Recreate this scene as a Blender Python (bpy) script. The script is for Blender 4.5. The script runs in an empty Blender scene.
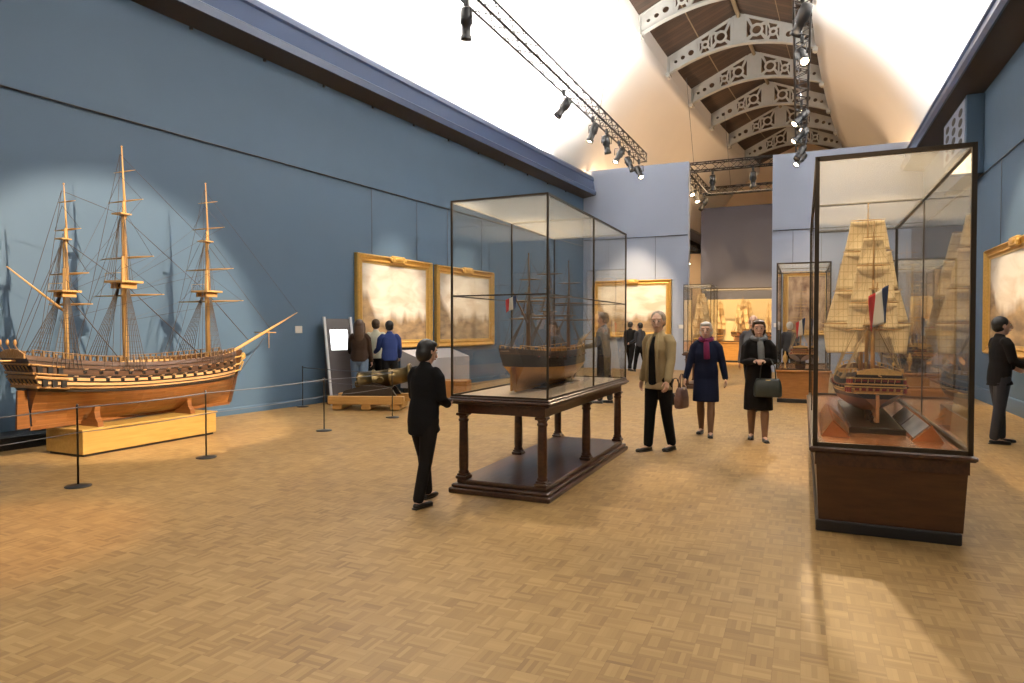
import bpy, math, random
from mathutils import Vector, Matrix
R = math.radians
random.seed(7)
SC = bpy.context.scene
COL = SC.collection

# ------------------------------------------------------------------ materials
def new_mat(name):
    m = bpy.data.materials.new(name); m.use_nodes = True
    nt = m.node_tree
    return m, nt, nt.nodes, nt.links, nt.nodes['Principled BSDF']

def plain(name, col, rough=.5, metal=0.0, spec=.5, noise=0.0, scale=8.0, emit=None, es=0, coat=0, bump=0.0):
    m, nt, N, L, b = new_mat(name)
    b.inputs['Base Color'].default_value = (*col, 1)
    b.inputs['Roughness'].default_value = rough
    b.inputs['Metallic'].default_value = metal
    b.inputs['Specular IOR Level'].default_value = spec
    b.inputs['Coat Weight'].default_value = coat
    if noise or bump:
        tc = N.new('ShaderNodeTexCoord'); nz = N.new('ShaderNodeTexNoise')
        nz.inputs['Scale'].default_value = scale; nz.inputs['Detail'].default_value = 4
        L.new(tc.outputs['Object'], nz.inputs['Vector'])
        if noise:
            mx = N.new('ShaderNodeMix'); mx.data_type = 'RGBA'
            mx.inputs['A'].default_value = (*[max(0, c*(1-noise)) for c in col], 1)
            mx.inputs['B'].default_value = (*[min(1, c*(1+noise)) for c in col], 1)
            L.new(nz.outputs['Fac'], mx.inputs['Factor']); L.new(mx.outputs['Result'], b.inputs['Base Color'])
        if bump:
            bp = N.new('ShaderNodeBump'); bp.inputs['Strength'].default_value = bump
            bp.inputs['Distance'].default_value = .01
            L.new(nz.outputs['Fac'], bp.inputs['Height']); L.new(bp.outputs['Normal'], b.inputs['Normal'])
    if emit:
        b.inputs['Emission Color'].default_value = (*emit, 1); b.inputs['Emission Strength'].default_value = es
    return m

def wood(name, c1, c2, rough=.4, scale=(1, 14, 14), spec=.5, coat=0.0):
    """streaky grain running along local x by default"""
    m, nt, N, L, b = new_mat(name)
    tc = N.new('ShaderNodeTexCoord'); mp = N.new('ShaderNodeMapping'); mp.inputs['Scale'].default_value = scale
    nz = N.new('ShaderNodeTexNoise'); nz.inputs['Scale'].default_value = 3; nz.inputs['Detail'].default_value = 5
    nz.inputs['Roughness'].default_value = .6
    cr = N.new('ShaderNodeValToRGB'); cr.color_ramp.elements[0].position = .3; cr.color_ramp.elements[1].position = .72
    cr.color_ramp.elements[0].color = (*c1, 1); cr.color_ramp.elements[1].color = (*c2, 1)
    L.new(tc.outputs['Object'], mp.inputs['Vector']); L.new(mp.outputs['Vector'], nz.inputs['Vector'])
    L.new(nz.outputs['Fac'], cr.inputs['Fac']); L.new(cr.outputs['Color'], b.inputs['Base Color'])
    b.inputs['Roughness'].default_value = rough; b.inputs['Specular IOR Level'].default_value = spec
    b.inputs['Coat Weight'].default_value = coat; b.inputs['Coat Roughness'].default_value = .2
    return m

def math_node(N, L, op, a, b=None, c=None):
    n = N.new('ShaderNodeMath'); n.operation = op
    for i, v in enumerate((a, b, c)):
        if v is None: continue
        if isinstance(v, (int, float)): n.inputs[i].default_value = v
        else: L.new(v, n.inputs[i])
    return n.outputs[0]

def parquet():
    m, nt, N, L, b = new_mat('mosaic_parquet')
    tc = N.new('ShaderNodeTexCoord'); sp = N.new('ShaderNodeSeparateXYZ')
    L.new(tc.outputs['Object'], sp.inputs[0])
    S = 1/.118
    x = math_node(N, L, 'MULTIPLY', sp.outputs[0], S); y = math_node(N, L, 'MULTIPLY', sp.outputs[1], S)
    i = math_node(N, L, 'FLOOR', x); j = math_node(N, L, 'FLOOR', y)
    fx = math_node(N, L, 'FRACT', x); fy = math_node(N, L, 'FRACT', y)
    par = math_node(N, L, 'FLOORED_MODULO', math_node(N, L, 'ADD', i, j), 2)
    inv = math_node(N, L, 'SUBTRACT', 1, par)
    across = math_node(N, L, 'ADD', math_node(N, L, 'MULTIPLY', fx, par), math_node(N, L, 'MULTIPLY', fy, inv))
    a5 = math_node(N, L, 'MULTIPLY', across, 5)
    k = math_node(N, L, 'FLOOR', a5); fk = math_node(N, L, 'FRACT', a5)
    cid = N.new('ShaderNodeCombineXYZ'); L.new(i, cid.inputs[0]); L.new(j, cid.inputs[1])
    L.new(k, cid.inputs[2])
    wn = N.new('ShaderNodeTexWhiteNoise'); wn.noise_dimensions = '3D'; L.new(cid.outputs[0], wn.inputs['Vector'])
    cid2 = N.new('ShaderNodeCombineXYZ'); L.new(i, cid2.inputs[0]); L.new(j, cid2.inputs[1]); cid2.inputs[2].default_value = 9.5
    wn2 = N.new('ShaderNodeTexWhiteNoise'); wn2.noise_dimensions = '3D'; L.new(cid2.outputs[0], wn2.inputs['Vector'])
    nz = N.new('ShaderNodeTexNoise'); nz.inputs['Scale'].default_value = .8; nz.inputs['Detail'].default_value = 5
    L.new(tc.outputs['Object'], nz.inputs['Vector'])
    f = math_node(N, L, 'ADD', math_node(N, L, 'MULTIPLY', wn.outputs['Value'], .34), math_node(N, L, 'MULTIPLY', wn2.outputs['Value'], .22))
    f = math_node(N, L, 'ADD', f, math_node(N, L, 'MULTIPLY', nz.outputs['Fac'], .5))
    cr = N.new('ShaderNodeValToRGB'); e = cr.color_ramp.elements
    e[0].position = .1; e[0].color = (.18, .098, .035, 1); e[1].position = .98; e[1].color = (.46, .30, .125, 1)
    q = cr.color_ramp.elements.new(.5); q.color = (.32, .195, .073, 1)
    L.new(f, cr.inputs['Fac'])
    g1 = math_node(N, L, 'LESS_THAN', fk, .06)
    g2 = math_node(N, L, 'MAXIMUM', math_node(N, L, 'LESS_THAN', fx, .022), math_node(N, L, 'LESS_THAN', fy, .022))
    gap = math_node(N, L, 'MULTIPLY', math_node(N, L, 'MAXIMUM', math_node(N, L, 'MULTIPLY', g1, .5), g2), .3)
    mx = N.new('ShaderNodeMix'); mx.data_type = 'RGBA'; L.new(gap, mx.inputs['Factor'])
    L.new(cr.outputs['Color'], mx.inputs['A']); mx.inputs['B'].default_value = (.14, .07, .025, 1)
    L.new(mx.outputs['Result'], b.inputs['Base Color'])
    rr = math_node(N, L, 'ADD', math_node(N, L, 'MULTIPLY', nz.outputs['Fac'], .2), .38)
    L.new(rr, b.inputs['Roughness']); b.inputs['Specular IOR Level'].default_value = .32
    return m

def glass_mat(name='case_glass', tint=(.975, .975, .965), extra=.0):
    m, nt, N, L, b = new_mat(name); N.remove(b)
    out = N['Material Output']
    tr = N.new('ShaderNodeBsdfTransparent'); tr.inputs[0].default_value = (*tint, 1)
    gl = N.new('ShaderNodeBsdfGlossy'); gl.inputs['Roughness'].default_value = .02; gl.inputs[0].default_value = (1, 1, 1, 1)
    geo = N.new('ShaderNodeNewGeometry'); dp = N.new('ShaderNodeVectorMath'); dp.operation = 'DOT_PRODUCT'
    L.new(geo.outputs['Normal'], dp.inputs[0]); L.new(geo.outputs['Incoming'], dp.inputs[1])
    c_ = math_node(N, L, 'SUBTRACT', 1, math_node(N, L, 'ABSOLUTE', dp.outputs['Value']))
    lp = math_node(N, L, 'ADD', math_node(N, L, 'MULTIPLY', math_node(N, L, 'POWER', c_, 5), .9), .035+extra)
    mx = N.new('ShaderNodeMixShader'); L.new(lp, mx.inputs[0]); L.new(tr.outputs[0], mx.inputs[1]); L.new(gl.outputs[0], mx.inputs[2])
    L.new(mx.outputs[0], out.inputs[0])
    return m

def diffuser_mat():
    m, nt, N, L, b = new_mat('case_top_diffuser'); N.remove(b)
    out = N['Material Output']
    tr = N.new('ShaderNodeBsdfTransparent'); tr.inputs[0].default_value = (.9, .9, .88, 1)
    tl = N.new('ShaderNodeBsdfTranslucent'); tl.inputs[0].default_value = (.9, .87, .8, 1)
    df = N.new('ShaderNodeBsdfDiffuse'); df.inputs[0].default_value = (.8, .78, .72, 1)
    a = N.new('ShaderNodeMixShader'); a.inputs[0].default_value = .35; L.new(tl.outputs[0], a.inputs[1]); L.new(df.outputs[0], a.inputs[2])
    c = N.new('ShaderNodeMixShader'); c.inputs[0].default_value = .22; L.new(tr.outputs[0], c.inputs[1]); L.new(a.outputs[0], c.inputs[2])
    L.new(c.outputs[0], out.inputs[0])
    return m

def painting_mat(name, seed, sky=((.72, .60, .46), (.96, .90, .80)), land=((.14, .08, .035), (.55, .36, .17)), hor=.36, blue=.25):
    """seascape: coords are local metres divided by the canvas half size (x across, z up)"""
    m, nt, N, L, b = new_mat(name)
    tc = N.new('ShaderNodeTexCoord'); sp = N.new('ShaderNodeSeparateXYZ'); L.new(tc.outputs['Generated'], sp.inputs[0])
    mp = N.new('ShaderNodeMapping'); mp.inputs['Location'].default_value = (seed*3.1, 0, seed*1.7); mp.inputs['Scale'].default_value = (2.0, 1, 3.2)
    L.new(tc.outputs['Generated'], mp.inputs['Vector'])
    nz = N.new('ShaderNodeTexNoise'); nz.inputs['Scale'].default_value = 1.6; nz.inputs['Detail'].default_value = 7; nz.inputs['Distortion'].default_value = .6
    L.new(mp.outputs[0], nz.inputs['Vector'])
    cs = N.new('ShaderNodeValToRGB'); cs.color_ramp.elements[0].position = .35; cs.color_ramp.elements[1].position = .6
    cs.color_ramp.elements[0].color = (*sky[0], 1); cs.color_ramp.elements[1].color = (*sky[1], 1)
    L.new(nz.outputs['Fac'], cs.inputs['Fac'])
    mb_ = N.new('ShaderNodeMix'); mb_.data_type = 'RGBA'; mb_.inputs['B'].default_value = (.36, .42, .46, 1)
    up = math_node(N, L, 'MULTIPLY', math_node(N, L, 'SUBTRACT', sp.outputs[2], .55), blue*2.2); up = math_node(N, L, 'MAXIMUM', up, 0)
    L.new(up, mb_.inputs['Factor']); L.new(cs.outputs[0], mb_.inputs['A'])
    n2 = N.new('ShaderNodeTexNoise'); n2.inputs['Scale'].default_value = 2.6; n2.inputs['Detail'].default_value = 9
    L.new(mp.outputs[0], n2.inputs['Vector'])
    cl = N.new('ShaderNodeValToRGB'); cl.color_ramp.elements[0].position = .36; cl.color_ramp.elements[1].position = .70
    cl.color_ramp.elements[0].color = (*land[0], 1); cl.color_ramp.elements[1].color = (*land[1], 1)
    L.new(n2.outputs['Fac'], cl.inputs['Fac'])
    n3 = N.new('ShaderNodeTexNoise'); n3.noise_dimensions = '1D'; n3.inputs['Scale'].default_value = 5; n3.inputs['Detail'].default_value = 2.5
    L.new(math_node(N, L, 'ADD', sp.outputs[0], seed*2.3), n3.inputs['W'])
    # a darker promontory at one side of the picture
    side = math_node(N, L, 'MULTIPLY', math_node(N, L, 'MAXIMUM', math_node(N, L, 'SUBTRACT', .2, sp.outputs[0]), 0), 1.6)
    hh = math_node(N, L, 'ADD', math_node(N, L, 'MULTIPLY', n3.outputs['Fac'], .34), hor-.17)
    hh = math_node(N, L, 'ADD', hh, side)
    d = math_node(N, L, 'SUBTRACT', hh, sp.outputs[2])
    fc = N.new('ShaderNodeMapRange'); fc.inputs[1].default_value = -.05; fc.inputs[2].default_value = .09; L.new(d, fc.inputs[0])
    f2 = math_node(N, L, 'MULTIPLY', fc.outputs[0], .93)
    mx = N.new('ShaderNodeMix'); mx.data_type = 'RGBA'; L.new(f2, mx.inputs['Factor'])
    L.new(mb_.outputs['Result'], mx.inputs['A']); L.new(cl.outputs[0], mx.inputs['B'])
    L.new(mx.outputs['Result'], b.inputs['Base Color'])
    b.inputs['Roughness'].default_value = .45
    return m

def portrait_mat():
    m, nt, N, L, b = new_mat('dim_vertical_painting')
    tc = N.new('ShaderNodeTexCoord'); nz = N.new('ShaderNodeTexNoise'); nz.inputs['Scale'].default_value = 4; nz.inputs['Detail'].default_value = 6
    L.new(tc.outputs['Generated'], nz.inputs['Vector'])
    cs = N.new('ShaderNodeValToRGB'); cs.color_ramp.elements[0].position = .35; cs.color_ramp.elements[1].position = .65
    cs.color_ramp.elements[0].color = (.18, .09, .05, 1); cs.color_ramp.elements[1].color = (.6, .42, .27, 1)
    L.new(nz.outputs['Fac'], cs.inputs['Fac']); L.new(cs.outputs[0], b.inputs['Base Color'])
    return m

M = {}
M['floor'] = parquet()
M['wall'] = plain('blue_wall_paint', (.062, .112, .178), .62, noise=.05, scale=1.5)
M['partition'] = plain('brightened_partition_blue', (.33, .385, .51), .6, noise=.04, scale=1.2)  # colour lifted above the wall blue to stand in for stronger light
M['darkwall'] = plain('slate_grey_paint', (.10, .105, .15), .7, noise=.05, scale=1)
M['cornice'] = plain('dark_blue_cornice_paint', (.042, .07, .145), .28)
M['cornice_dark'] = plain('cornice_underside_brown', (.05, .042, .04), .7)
M['vault'] = plain('white_vault_plaster', (.86, .84, .80), .9, noise=.03, scale=.8)
M['endwall'] = plain('cream_plaster', (.70, .52, .34), .9, noise=.05, scale=.5)
M['iron'] = plain('pale_painted_iron', (.44, .435, .40), .5, noise=.12, scale=3)
M['pipe'] = plain('cream_painted_purlin', (.26, .20, .12), .5)
M['truss'] = plain('black_truss_metal', (.035, .034, .036), .38, metal=.6)
M['spot'] = plain('black_lamp_housing', (.02, .02, .022), .4)
M['lens'] = plain('lit_lamp_lens', (1, .9, .7), .2, emit=(1, .78, .48), es=25)
M['lens_off'] = plain('unlit_lamp_lens', (.25, .25, .27), .1)
M['skirt'] = plain('black_skirting_paint', (.012, .012, .014), .35)
M['glass'] = glass_mat()
M['diffuser'] = diffuser_mat()
M['case_frame'] = plain('dark_bronze_case_frame', (.045, .032, .02), .35, metal=.4)
M['mahog'] = wood('dark_mahogany', (.032, .012, .006), (.085, .032, .014), .3, (1.2, 10, 10), coat=.3)
M['mahog_y'] = wood('dark_mahogany_long', (.03, .011, .006), (.08, .03, .013), .3, (10, 1.2, 10), coat=.3)
M['base_wood'] = wood('reddish_brown_veneer', (.055, .020, .006), (.085, .033, .010), .38, (1.5, 1.5, 9), coat=.15)
M['base_wood2'] = wood('orange_brown_veneer', (.30, .13, .035), (.42, .19, .055), .4, (2, 2, 9))
M['case_floor'] = wood('polished_orange_wood', (.50, .17, .05), (.62, .25, .09), .18, (3, 1, 3), coat=.6)
M['case_cloth'] = plain('pale_case_floor', (.42, .34, .26), .5)
M['oak'] = wood('yellow_oak_veneer', (.36, .21, .05), (.46, .285, .08), .4, (9, .8, 9))
M['oak_x'] = wood('orange_oak_beam', (.42, .22, .06), (.56, .32, .10), .45, (1, 8, 8))
M['gilt'] = plain('gilded_frame', (.72, .44, .12), .34, metal=.55, noise=.25, scale=22, bump=.6)
M['gilt_in'] = plain('gilded_slip', (.80, .55, .2), .3, metal=.5, noise=.1, scale=30)
M['white'] = plain('white_card', (.8, .8, .78), .6)
M['screen'] = plain('lit_screen', (.9, .9, .9), .3, emit=(.95, .97, 1), es=2.2)
M['cord'] = plain('grey_rope', (.10, .10, .115), .5)
M['stan'] = plain('dark_steel_post', (.05, .048, .048), .35, metal=.7)
M['grey'] = plain('pale_grey_laminate', (.40, .40, .43), .5)
M['edge'] = plain('brushed_aluminium', (.65, .65, .66), .35, metal=.3)
M['bronze'] = plain('cannon_bronze', (.11, .075, .03), .33, metal=.85, noise=.3, scale=9)
M['roofwood'] = None
def roof_mat():
    m, nt, N, L, b = new_mat('brown_roof_boards')
    tc = N.new('ShaderNodeTexCoord'); sp = N.new('ShaderNodeSeparateXYZ'); L.new(tc.outputs['Object'], sp.inputs[0])
    y = math_node(N, L, 'MULTIPLY', sp.outputs[1], 4.5); fy = math_node(N, L, 'FRACT', y); iy = math_node(N, L, 'FLOOR', y)
    wn = N.new('ShaderNodeTexWhiteNoise'); wn.noise_dimensions = '1D'; L.new(iy, wn.inputs['W'])
    nz = N.new('ShaderNodeTexNoise'); nz.inputs['Scale'].default_value = 2.2; nz.inputs['Detail'].default_value = 5; L.new(tc.outputs['Object'], nz.inputs['Vector'])
    f = math_node(N, L, 'ADD', math_node(N, L, 'MULTIPLY', wn.outputs['Value'], .5), math_node(N, L, 'MULTIPLY', nz.outputs['Fac'], .6))
    cr = N.new('ShaderNodeValToRGB'); cr.color_ramp.elements[0].position = .15; cr.color_ramp.elements[1].position = 1
    cr.color_ramp.elements[0].color = (.03, .02, .014, 1); cr.color_ramp.elements[1].color = (.095, .055, .034, 1)
    L.new(f, cr.inputs['Fac'])
    g = math_node(N, L, 'LESS_THAN', fy, .07)
    mx = N.new('ShaderNodeMix'); mx.data_type = 'RGBA'; L.new(g, mx.inputs['Factor']); L.new(cr.outputs[0], mx.inputs['A']); mx.inputs['B'].default_value = (.01, .007, .005, 1)
    L.new(mx.outputs['Result'], b.inputs['Base Color']); b.inputs['Roughness'].default_value = .6
    return m
M['roofwood'] = roof_mat()
def strake(name, c1, c2, line=.35, z=38, rough=.32):
    """planked hull wood: strakes stacked in z, streaks along x"""
    m, nt, N, L, b = new_mat(name)
    tc = N.new('ShaderNodeTexCoord'); sp = N.new('ShaderNodeSeparateXYZ'); L.new(tc.outputs['Object'], sp.inputs[0])
    zz = math_node(N, L, 'MULTIPLY', sp.outputs[2], z); fz = math_node(N, L, 'FRACT', zz); iz = math_node(N, L, 'FLOOR', zz)
    xx = math_node(N, L, 'FLOOR', math_node(N, L, 'ADD', math_node(N, L, 'MULTIPLY', sp.outputs[0], 2.6), math_node(N, L, 'MULTIPLY', iz, .37)))
    cb = N.new('ShaderNodeCombineXYZ'); L.new(iz, cb.inputs[0]); L.new(xx, cb.inputs[1])
    wn = N.new('ShaderNodeTexWhiteNoise'); wn.noise_dimensions = '3D'; L.new(cb.outputs[0], wn.inputs['Vector'])
    mp = N.new('ShaderNodeMapping'); mp.inputs['Scale'].default_value = (1.5, 4, 22); L.new(tc.outputs['Object'], mp.inputs[0])
    nz = N.new('ShaderNodeTexNoise'); nz.inputs['Scale'].default_value = 2; nz.inputs['Detail'].default_value = 4; L.new(mp.outputs[0], nz.inputs['Vector'])
    f = math_node(N, L, 'ADD', math_node(N, L, 'MULTIPLY', wn.outputs['Value'], .45), math_node(N, L, 'MULTIPLY', nz.outputs['Fac'], .6))
    cr = N.new('ShaderNodeValToRGB'); cr.color_ramp.elements[0].position = .2; cr.color_ramp.elements[1].position = .9
    cr.color_ramp.elements[0].color = (*c1, 1); cr.color_ramp.elements[1].color = (*c2, 1); L.new(f, cr.inputs['Fac'])
    g = math_node(N, L, 'MULTIPLY', math_node(N, L, 'LESS_THAN', fz, .12), line)
    mx = N.new('ShaderNodeMix'); mx.data_type = 'RGBA'; L.new(g, mx.inputs['Factor']); L.new(cr.outputs[0], mx.inputs['A']); mx.inputs['B'].default_value = (.03, .012, .005, 1)
    L.new(mx.outputs['Result'], b.inputs['Base Color']); b.inputs['Roughness'].default_value = rough
    b.inputs['Coat Weight'].default_value = .25; b.inputs['Coat Roughness'].default_value = .25
    return m
M['hull_orange'] = strake('varnished_hull_planks', (.14, .050, .013), (.27, .105, .028))
M['hull_pale'] = strake('pale_gun_strake', (.50, .27, .11), (.66, .40, .19), .2)
M['hull_black'] = plain('black_wale', (.025, .017, .012), .35, noise=.3, scale=20)
M['hull_brown'] = strake('dark_brown_bulwark', (.045, .02, .009), (.10, .045, .018), .3)
M['copper'] = plain('golden_copper_bottom', (.52, .26, .06), .28, metal=.7, noise=.2, scale=14)
M['copper2'] = plain('dull_coppery_bottom', (.42, .20, .09), .4, noise=.15, scale=14)
M['hull_red'] = plain('red_stern_paint', (.33, .05, .03), .4, noise=.2, scale=20)
M['gold'] = plain('gold_carving', (.75, .48, .16), .35, metal=.5, noise=.25, scale=60, bump=.7)
M['gold_dull'] = plain('brown_gold_carving', (.34, .18, .06), .4, metal=.2, noise=.45, scale=45, bump=.8)
M['deck'] = strake('deck_planks', (.42, .26, .12), (.58, .38, .2), .3, 50)
M['spar'] = plain('varnished_spar', (.50, .29, .10), .4, noise=.2, scale=10)
M['spar_dark'] = plain('dark_spar', (.11, .06, .025), .4, noise=.2, scale=10)
M['spar_mid'] = plain('brown_spar', (.16, .09, .035), .4, noise=.2, scale=10)
M['rope'] = plain('tarred_rigging', (.10, .075, .05), .7)
M['rope_dark'] = plain('dark_brown_rigging', (.05, .035, .025), .7)
M['rope_gold'] = plain('tan_rigging', (.38, .26, .12), .7)
M['dark'] = plain('dark_opening', (.01, .008, .007), .5)
M['sail'] = plain('cream_sailcloth', (.80, .65, .40), .8, noise=.12, scale=14)
def seams(m):
    nt = m.node_tree; N, L = nt.nodes, nt.links; b = N['Principled BSDF']
    src = b.inputs['Base Color'].links[0].from_socket
    tc = N.new('ShaderNodeTexCoord'); sp = N.new('ShaderNodeSeparateXYZ'); L.new(tc.outputs['Object'], sp.inputs[0])
    a = math_node(N, L, 'LESS_THAN', math_node(N, L, 'FRACT', math_node(N, L, 'MULTIPLY', sp.outputs[1], 24)), .14)
    c = math_node(N, L, 'LESS_THAN', math_node(N, L, 'FRACT', math_node(N, L, 'MULTIPLY', sp.outputs[2], 13)), .12)
    f = math_node(N, L, 'MULTIPLY', math_node(N, L, 'MAXIMUM', a, c), .45)
    mx = N.new('ShaderNodeMix'); mx.data_type = 'RGBA'; L.new(f, mx.inputs['Factor']); L.new(src, mx.inputs['A']); mx.inputs['B'].default_value = (.42, .28, .12, 1)
    L.new(mx.outputs['Result'], b.inputs['Base Color'])
seams(M['sail'])
def flag_mat(name, axis='x'):
    m, nt, N, L, b = new_mat(name)
    tc = N.new('ShaderNodeTexCoord'); sp = N.new('ShaderNodeSeparateXYZ'); L.new(tc.outputs['UV'], sp.inputs[0])
    cr = N.new('ShaderNodeValToRGB'); cr.color_ramp.interpolation = 'CONSTANT'
    cr.color_ramp.elements[0].color = (.012, .03, .11, 1); cr.color_ramp.elements[1].color = (.78, .75, .68, 1); cr.color_ramp.elements[1].position = .34
    q = cr.color_ramp.elements.new(.67); q.color = (.55, .02, .015, 1)
    L.new(sp.outputs[0], cr.inputs['Fac']); L.new(cr.outputs[0], b.inputs['Base Color']); b.inputs['Roughness'].default_value = .7
    return m
M['flag'] = flag_mat('tricolour_flag_cloth')
SKIN = plain('skin', (.58, .33, .22), .5)
SKIN2 = plain('skin_pale', (.66, .42, .31), .5)
M['eye'] = plain('eye_white', (.7, .68, .65), .3); M['iris'] = plain('iris_dark', (.03, .02, .012), .2)
M['lip'] = plain('lip', (.42, .15, .12), .5)
def cloth(name, c, n=.12): return plain(name, c, .85, noise=n, scale=18, spec=.2)
CL = dict(black=cloth('black_cloth', (.006, .006, .007)), black2=cloth('black_coat_cloth', (.010, .008, .007)),
          navy=cloth('navy_coat_cloth', (.008, .012, .034)), tan=cloth('beige_jacket_cloth', (.34, .26, .14)),
          brown=cloth('brown_jacket_cloth', (.035, .02, .013)), jeans=cloth('blue_denim', (.11, .16, .24)),
          blue=cloth('blue_jacket_cloth', (.025, .045, .16)), light=cloth('pale_shirt_cloth', (.62, .62, .5)),
          grey=cloth('grey_suit_cloth', (.09, .09, .10)), greyc=cloth('charcoal_cloth', (.04, .04, .045)), magenta=cloth('magenta_scarf_cloth', (.16, .02, .07)),
          scarf=cloth('grey_scarf_cloth', (.20, .21, .22)), stock=plain('tan_stockings', (.20, .11, .065), .6),
          khaki=cloth('grey_tan_trousers', (.30, .24, .16)), white=cloth('white_cloth', (.7, .7, .7)))
HAIR = dict(black=plain('black_hair', (.01, .009, .009), .45), brown=plain('brown_hair', (.05, .025, .012), .45),
            white=plain('white_hair', (.68, .66, .62), .5), grey=plain('greying_hair', (.22, .17, .12), .5))
M['shoe'] = plain('black_leather', (.012, .011, .011), .3); M['bag'] = plain('dark_green_grey_leather', (.04, .05, .045), .4)
M['bag2'] = plain('brown_patterned_bag', (.14, .075, .06), .5, noise=.5, scale=30)

# ------------------------------------------------------------------ mesh builder
class MB:
    def __init__(s): s.v = []; s.f = []; s.m = []; s.sm = []
    def add(s, vs, fs, mi=0, smooth=False):
        o = len(s.v); s.v += [tuple(v) for v in vs]
        for f in fs: s.f.append(tuple(o+i for i in f)); s.m.append(mi); s.sm.append(smooth)
        return s
    def box(s, c, d, rz=0, mi=0, rot=None):
        hx, hy, hz = d[0]/2, d[1]/2, d[2]/2
        vs = [Vector((x, y, z)) for z in (-hz, hz) for x, y in ((-hx, -hy), (hx, -hy), (hx, hy), (-hx, hy))]
        m = rot if rot is not None else Matrix.Rotation(rz, 3, 'Z')
        vs = [m @ v + Vector(c) for v in vs]
        return s.add(vs, [(3, 2, 1, 0), (4, 5, 6, 7), (0, 1, 5, 4), (1, 2, 6, 5), (2, 3, 7, 6), (3, 0, 4, 7)], mi)
    def bb(s, x0, x1, y0, y1, z0, z1, mi=0):
        return s.box(((x0+x1)/2, (y0+y1)/2, (z0+z1)/2), (abs(x1-x0), abs(y1-y0), abs(z1-z0)), mi=mi)
    def bbv(s, x0, x1, y0, y1, z0, z1, b=.01, mi=0):
        """box with chamfered vertical and top/bottom edges"""
        rs = []
        for z, i in ((z0, b), (z0+b, 0), (z1-b, 0), (z1, b)):
            X0, X1, Y0, Y1 = x0+i, x1-i, y0+i, y1-i
            rs.append([(X0+b, Y0, z), (X1-b, Y0, z), (X1, Y0+b, z), (X1, Y1-b, z), (X1-b, Y1, z), (X0+b, Y1, z), (X0, Y1-b, z), (X0, Y0+b, z)])
        return s.loft(rs, mi=mi, smooth=False)
    def loft(s, rings, mi=0, caps=True, smooth=True, closed=True):
        n = len(rings[0]); vs = [p for r in rings for p in r]; fs = []
        for k in range(len(rings)-1):
            for i in range(n if closed else n-1):
                j = (i+1) % n
                fs.append((k*n+i, k*n+j, (k+1)*n+j, (k+1)*n+i))
        s.add(vs, fs, mi, smooth)
        if caps and closed:
            o = len(s.v)-len(vs)
            s.f.append(tuple(o+i for i in reversed(range(n)))); s.m.append(mi); s.sm.append(False)
            s.f.append(tuple(o+(len(rings)-1)*n+i for i in range(n))); s.m.append(mi); s.sm.append(False)
        return s
    def tube(s, pts, r, n=6, mi=0, caps=True):
        pts = [Vector(p) for p in pts]
        rs = r if isinstance(r, (list, tuple)) else [r]*len(pts)
        rings = []; up = None
        for i, p in enumerate(pts):
            d = (pts[min(i+1, len(pts)-1)]-pts[max(i-1, 0)])
            d = d.normalized() if d.length > 1e-9 else Vector((0, 0, 1))
            if up is None: up = Vector((0, 0, 1)) if abs(d.z) < .9 else Vector((1, 0, 0))
            a = d.cross(up)
            if a.length < 1e-5: a = d.cross(Vector((0, 1, 0)))
            a.normalize(); b = d.cross(a).normalized(); up = -b if up is None else up
            rings.append([p + (a*math.cos(t)+b*math.sin(t))*rs[i] for t in [2*math.pi*q/n for q in range(n)]])
        return s.loft(rings, mi, caps)
    def lathe(s, prof, n=16, c=(0, 0, 0), mi=0, rot=None):
        rings = []
        for r, z in prof:
            ring = [Vector((r*math.cos(2*math.pi*q/n), r*math.sin(2*math.pi*q/n), z)) for q in range(n)]
            if rot is not None: ring = [rot @ v for v in ring]
            rings.append([v+Vector(c) for v in ring])
        return s.loft(rings, mi)
    def ell(s, c, r, nu=12, nv=8, mi=0, rot=None):
        rings = []
        for k in range(nv+1):
            ph = -math.pi/2 + math.pi*k/nv; ph = max(-1.45, min(1.45, ph))
            ring = [Vector((r[0]*math.cos(ph)*math.cos(2*math.pi*q/nu), r[1]*math.cos(ph)*math.sin(2*math.pi*q/nu), r[2]*math.sin(ph))) for q in range(nu)]
            if rot is not None: ring = [rot @ v for v in ring]
            rings.append([v+Vector(c) for v in ring])
        return s.loft(rings, mi)
    def limb(s, pts, rad, n=14, mi=0, side=Vector((0, 1, 0)), flat0=False):
        """elliptical loft with rounded ends; rad entries r or (depth, width); width lies along side"""
        pts = [Vector(p) for p in pts]; rr = [(q, q) if not isinstance(q, tuple) else q for q in rad]
        P = []; 
        d0 = (pts[0]-pts[1]).normalized(); d1 = (pts[-1]-pts[-2]).normalized()
        for k in (() if flat0 else (1.0, .75, .4)): P.append((pts[0]+d0*min(rr[0])*k*.9, tuple(q*math.sqrt(max(.02, 1-k*k)) for q in rr[0])))
        for p, q in zip(pts, rr): P.append((p, q))
        for k in (.4, .75, 1.0): P.append((pts[-1]+d1*min(rr[-1])*k*.9, tuple(q*math.sqrt(max(.02, 1-k*k)) for q in rr[-1])))
        rings = []
        for i, (p, q) in enumerate(P):
            d = P[min(i+1, len(P)-1)][0]-P[max(i-1, 0)][0]; d.normalize()
            w = side - d*side.dot(d)
            if w.length < .15: w = Vector((1, 0, 0)) - d*d.x
            w.normalize(); f = w.cross(d)
            rings.append([p + f*q[0]*math.cos(t)+w*q[1]*math.sin(t) for t in [2*math.pi*z/n for z in range(n)]])
        return s.loft(rings, mi)
    def mesh(s, name, mats):
        me = bpy.data.meshes.new(name); me.from_pydata(s.v, [], s.f)
        for m in (mats if isinstance(mats, (list, tuple)) else [mats]): me.materials.append(m)
        me.polygons.foreach_set('material_index', s.m); me.polygons.foreach_set('use_smooth', s.sm)
        me.update(); return me
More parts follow.
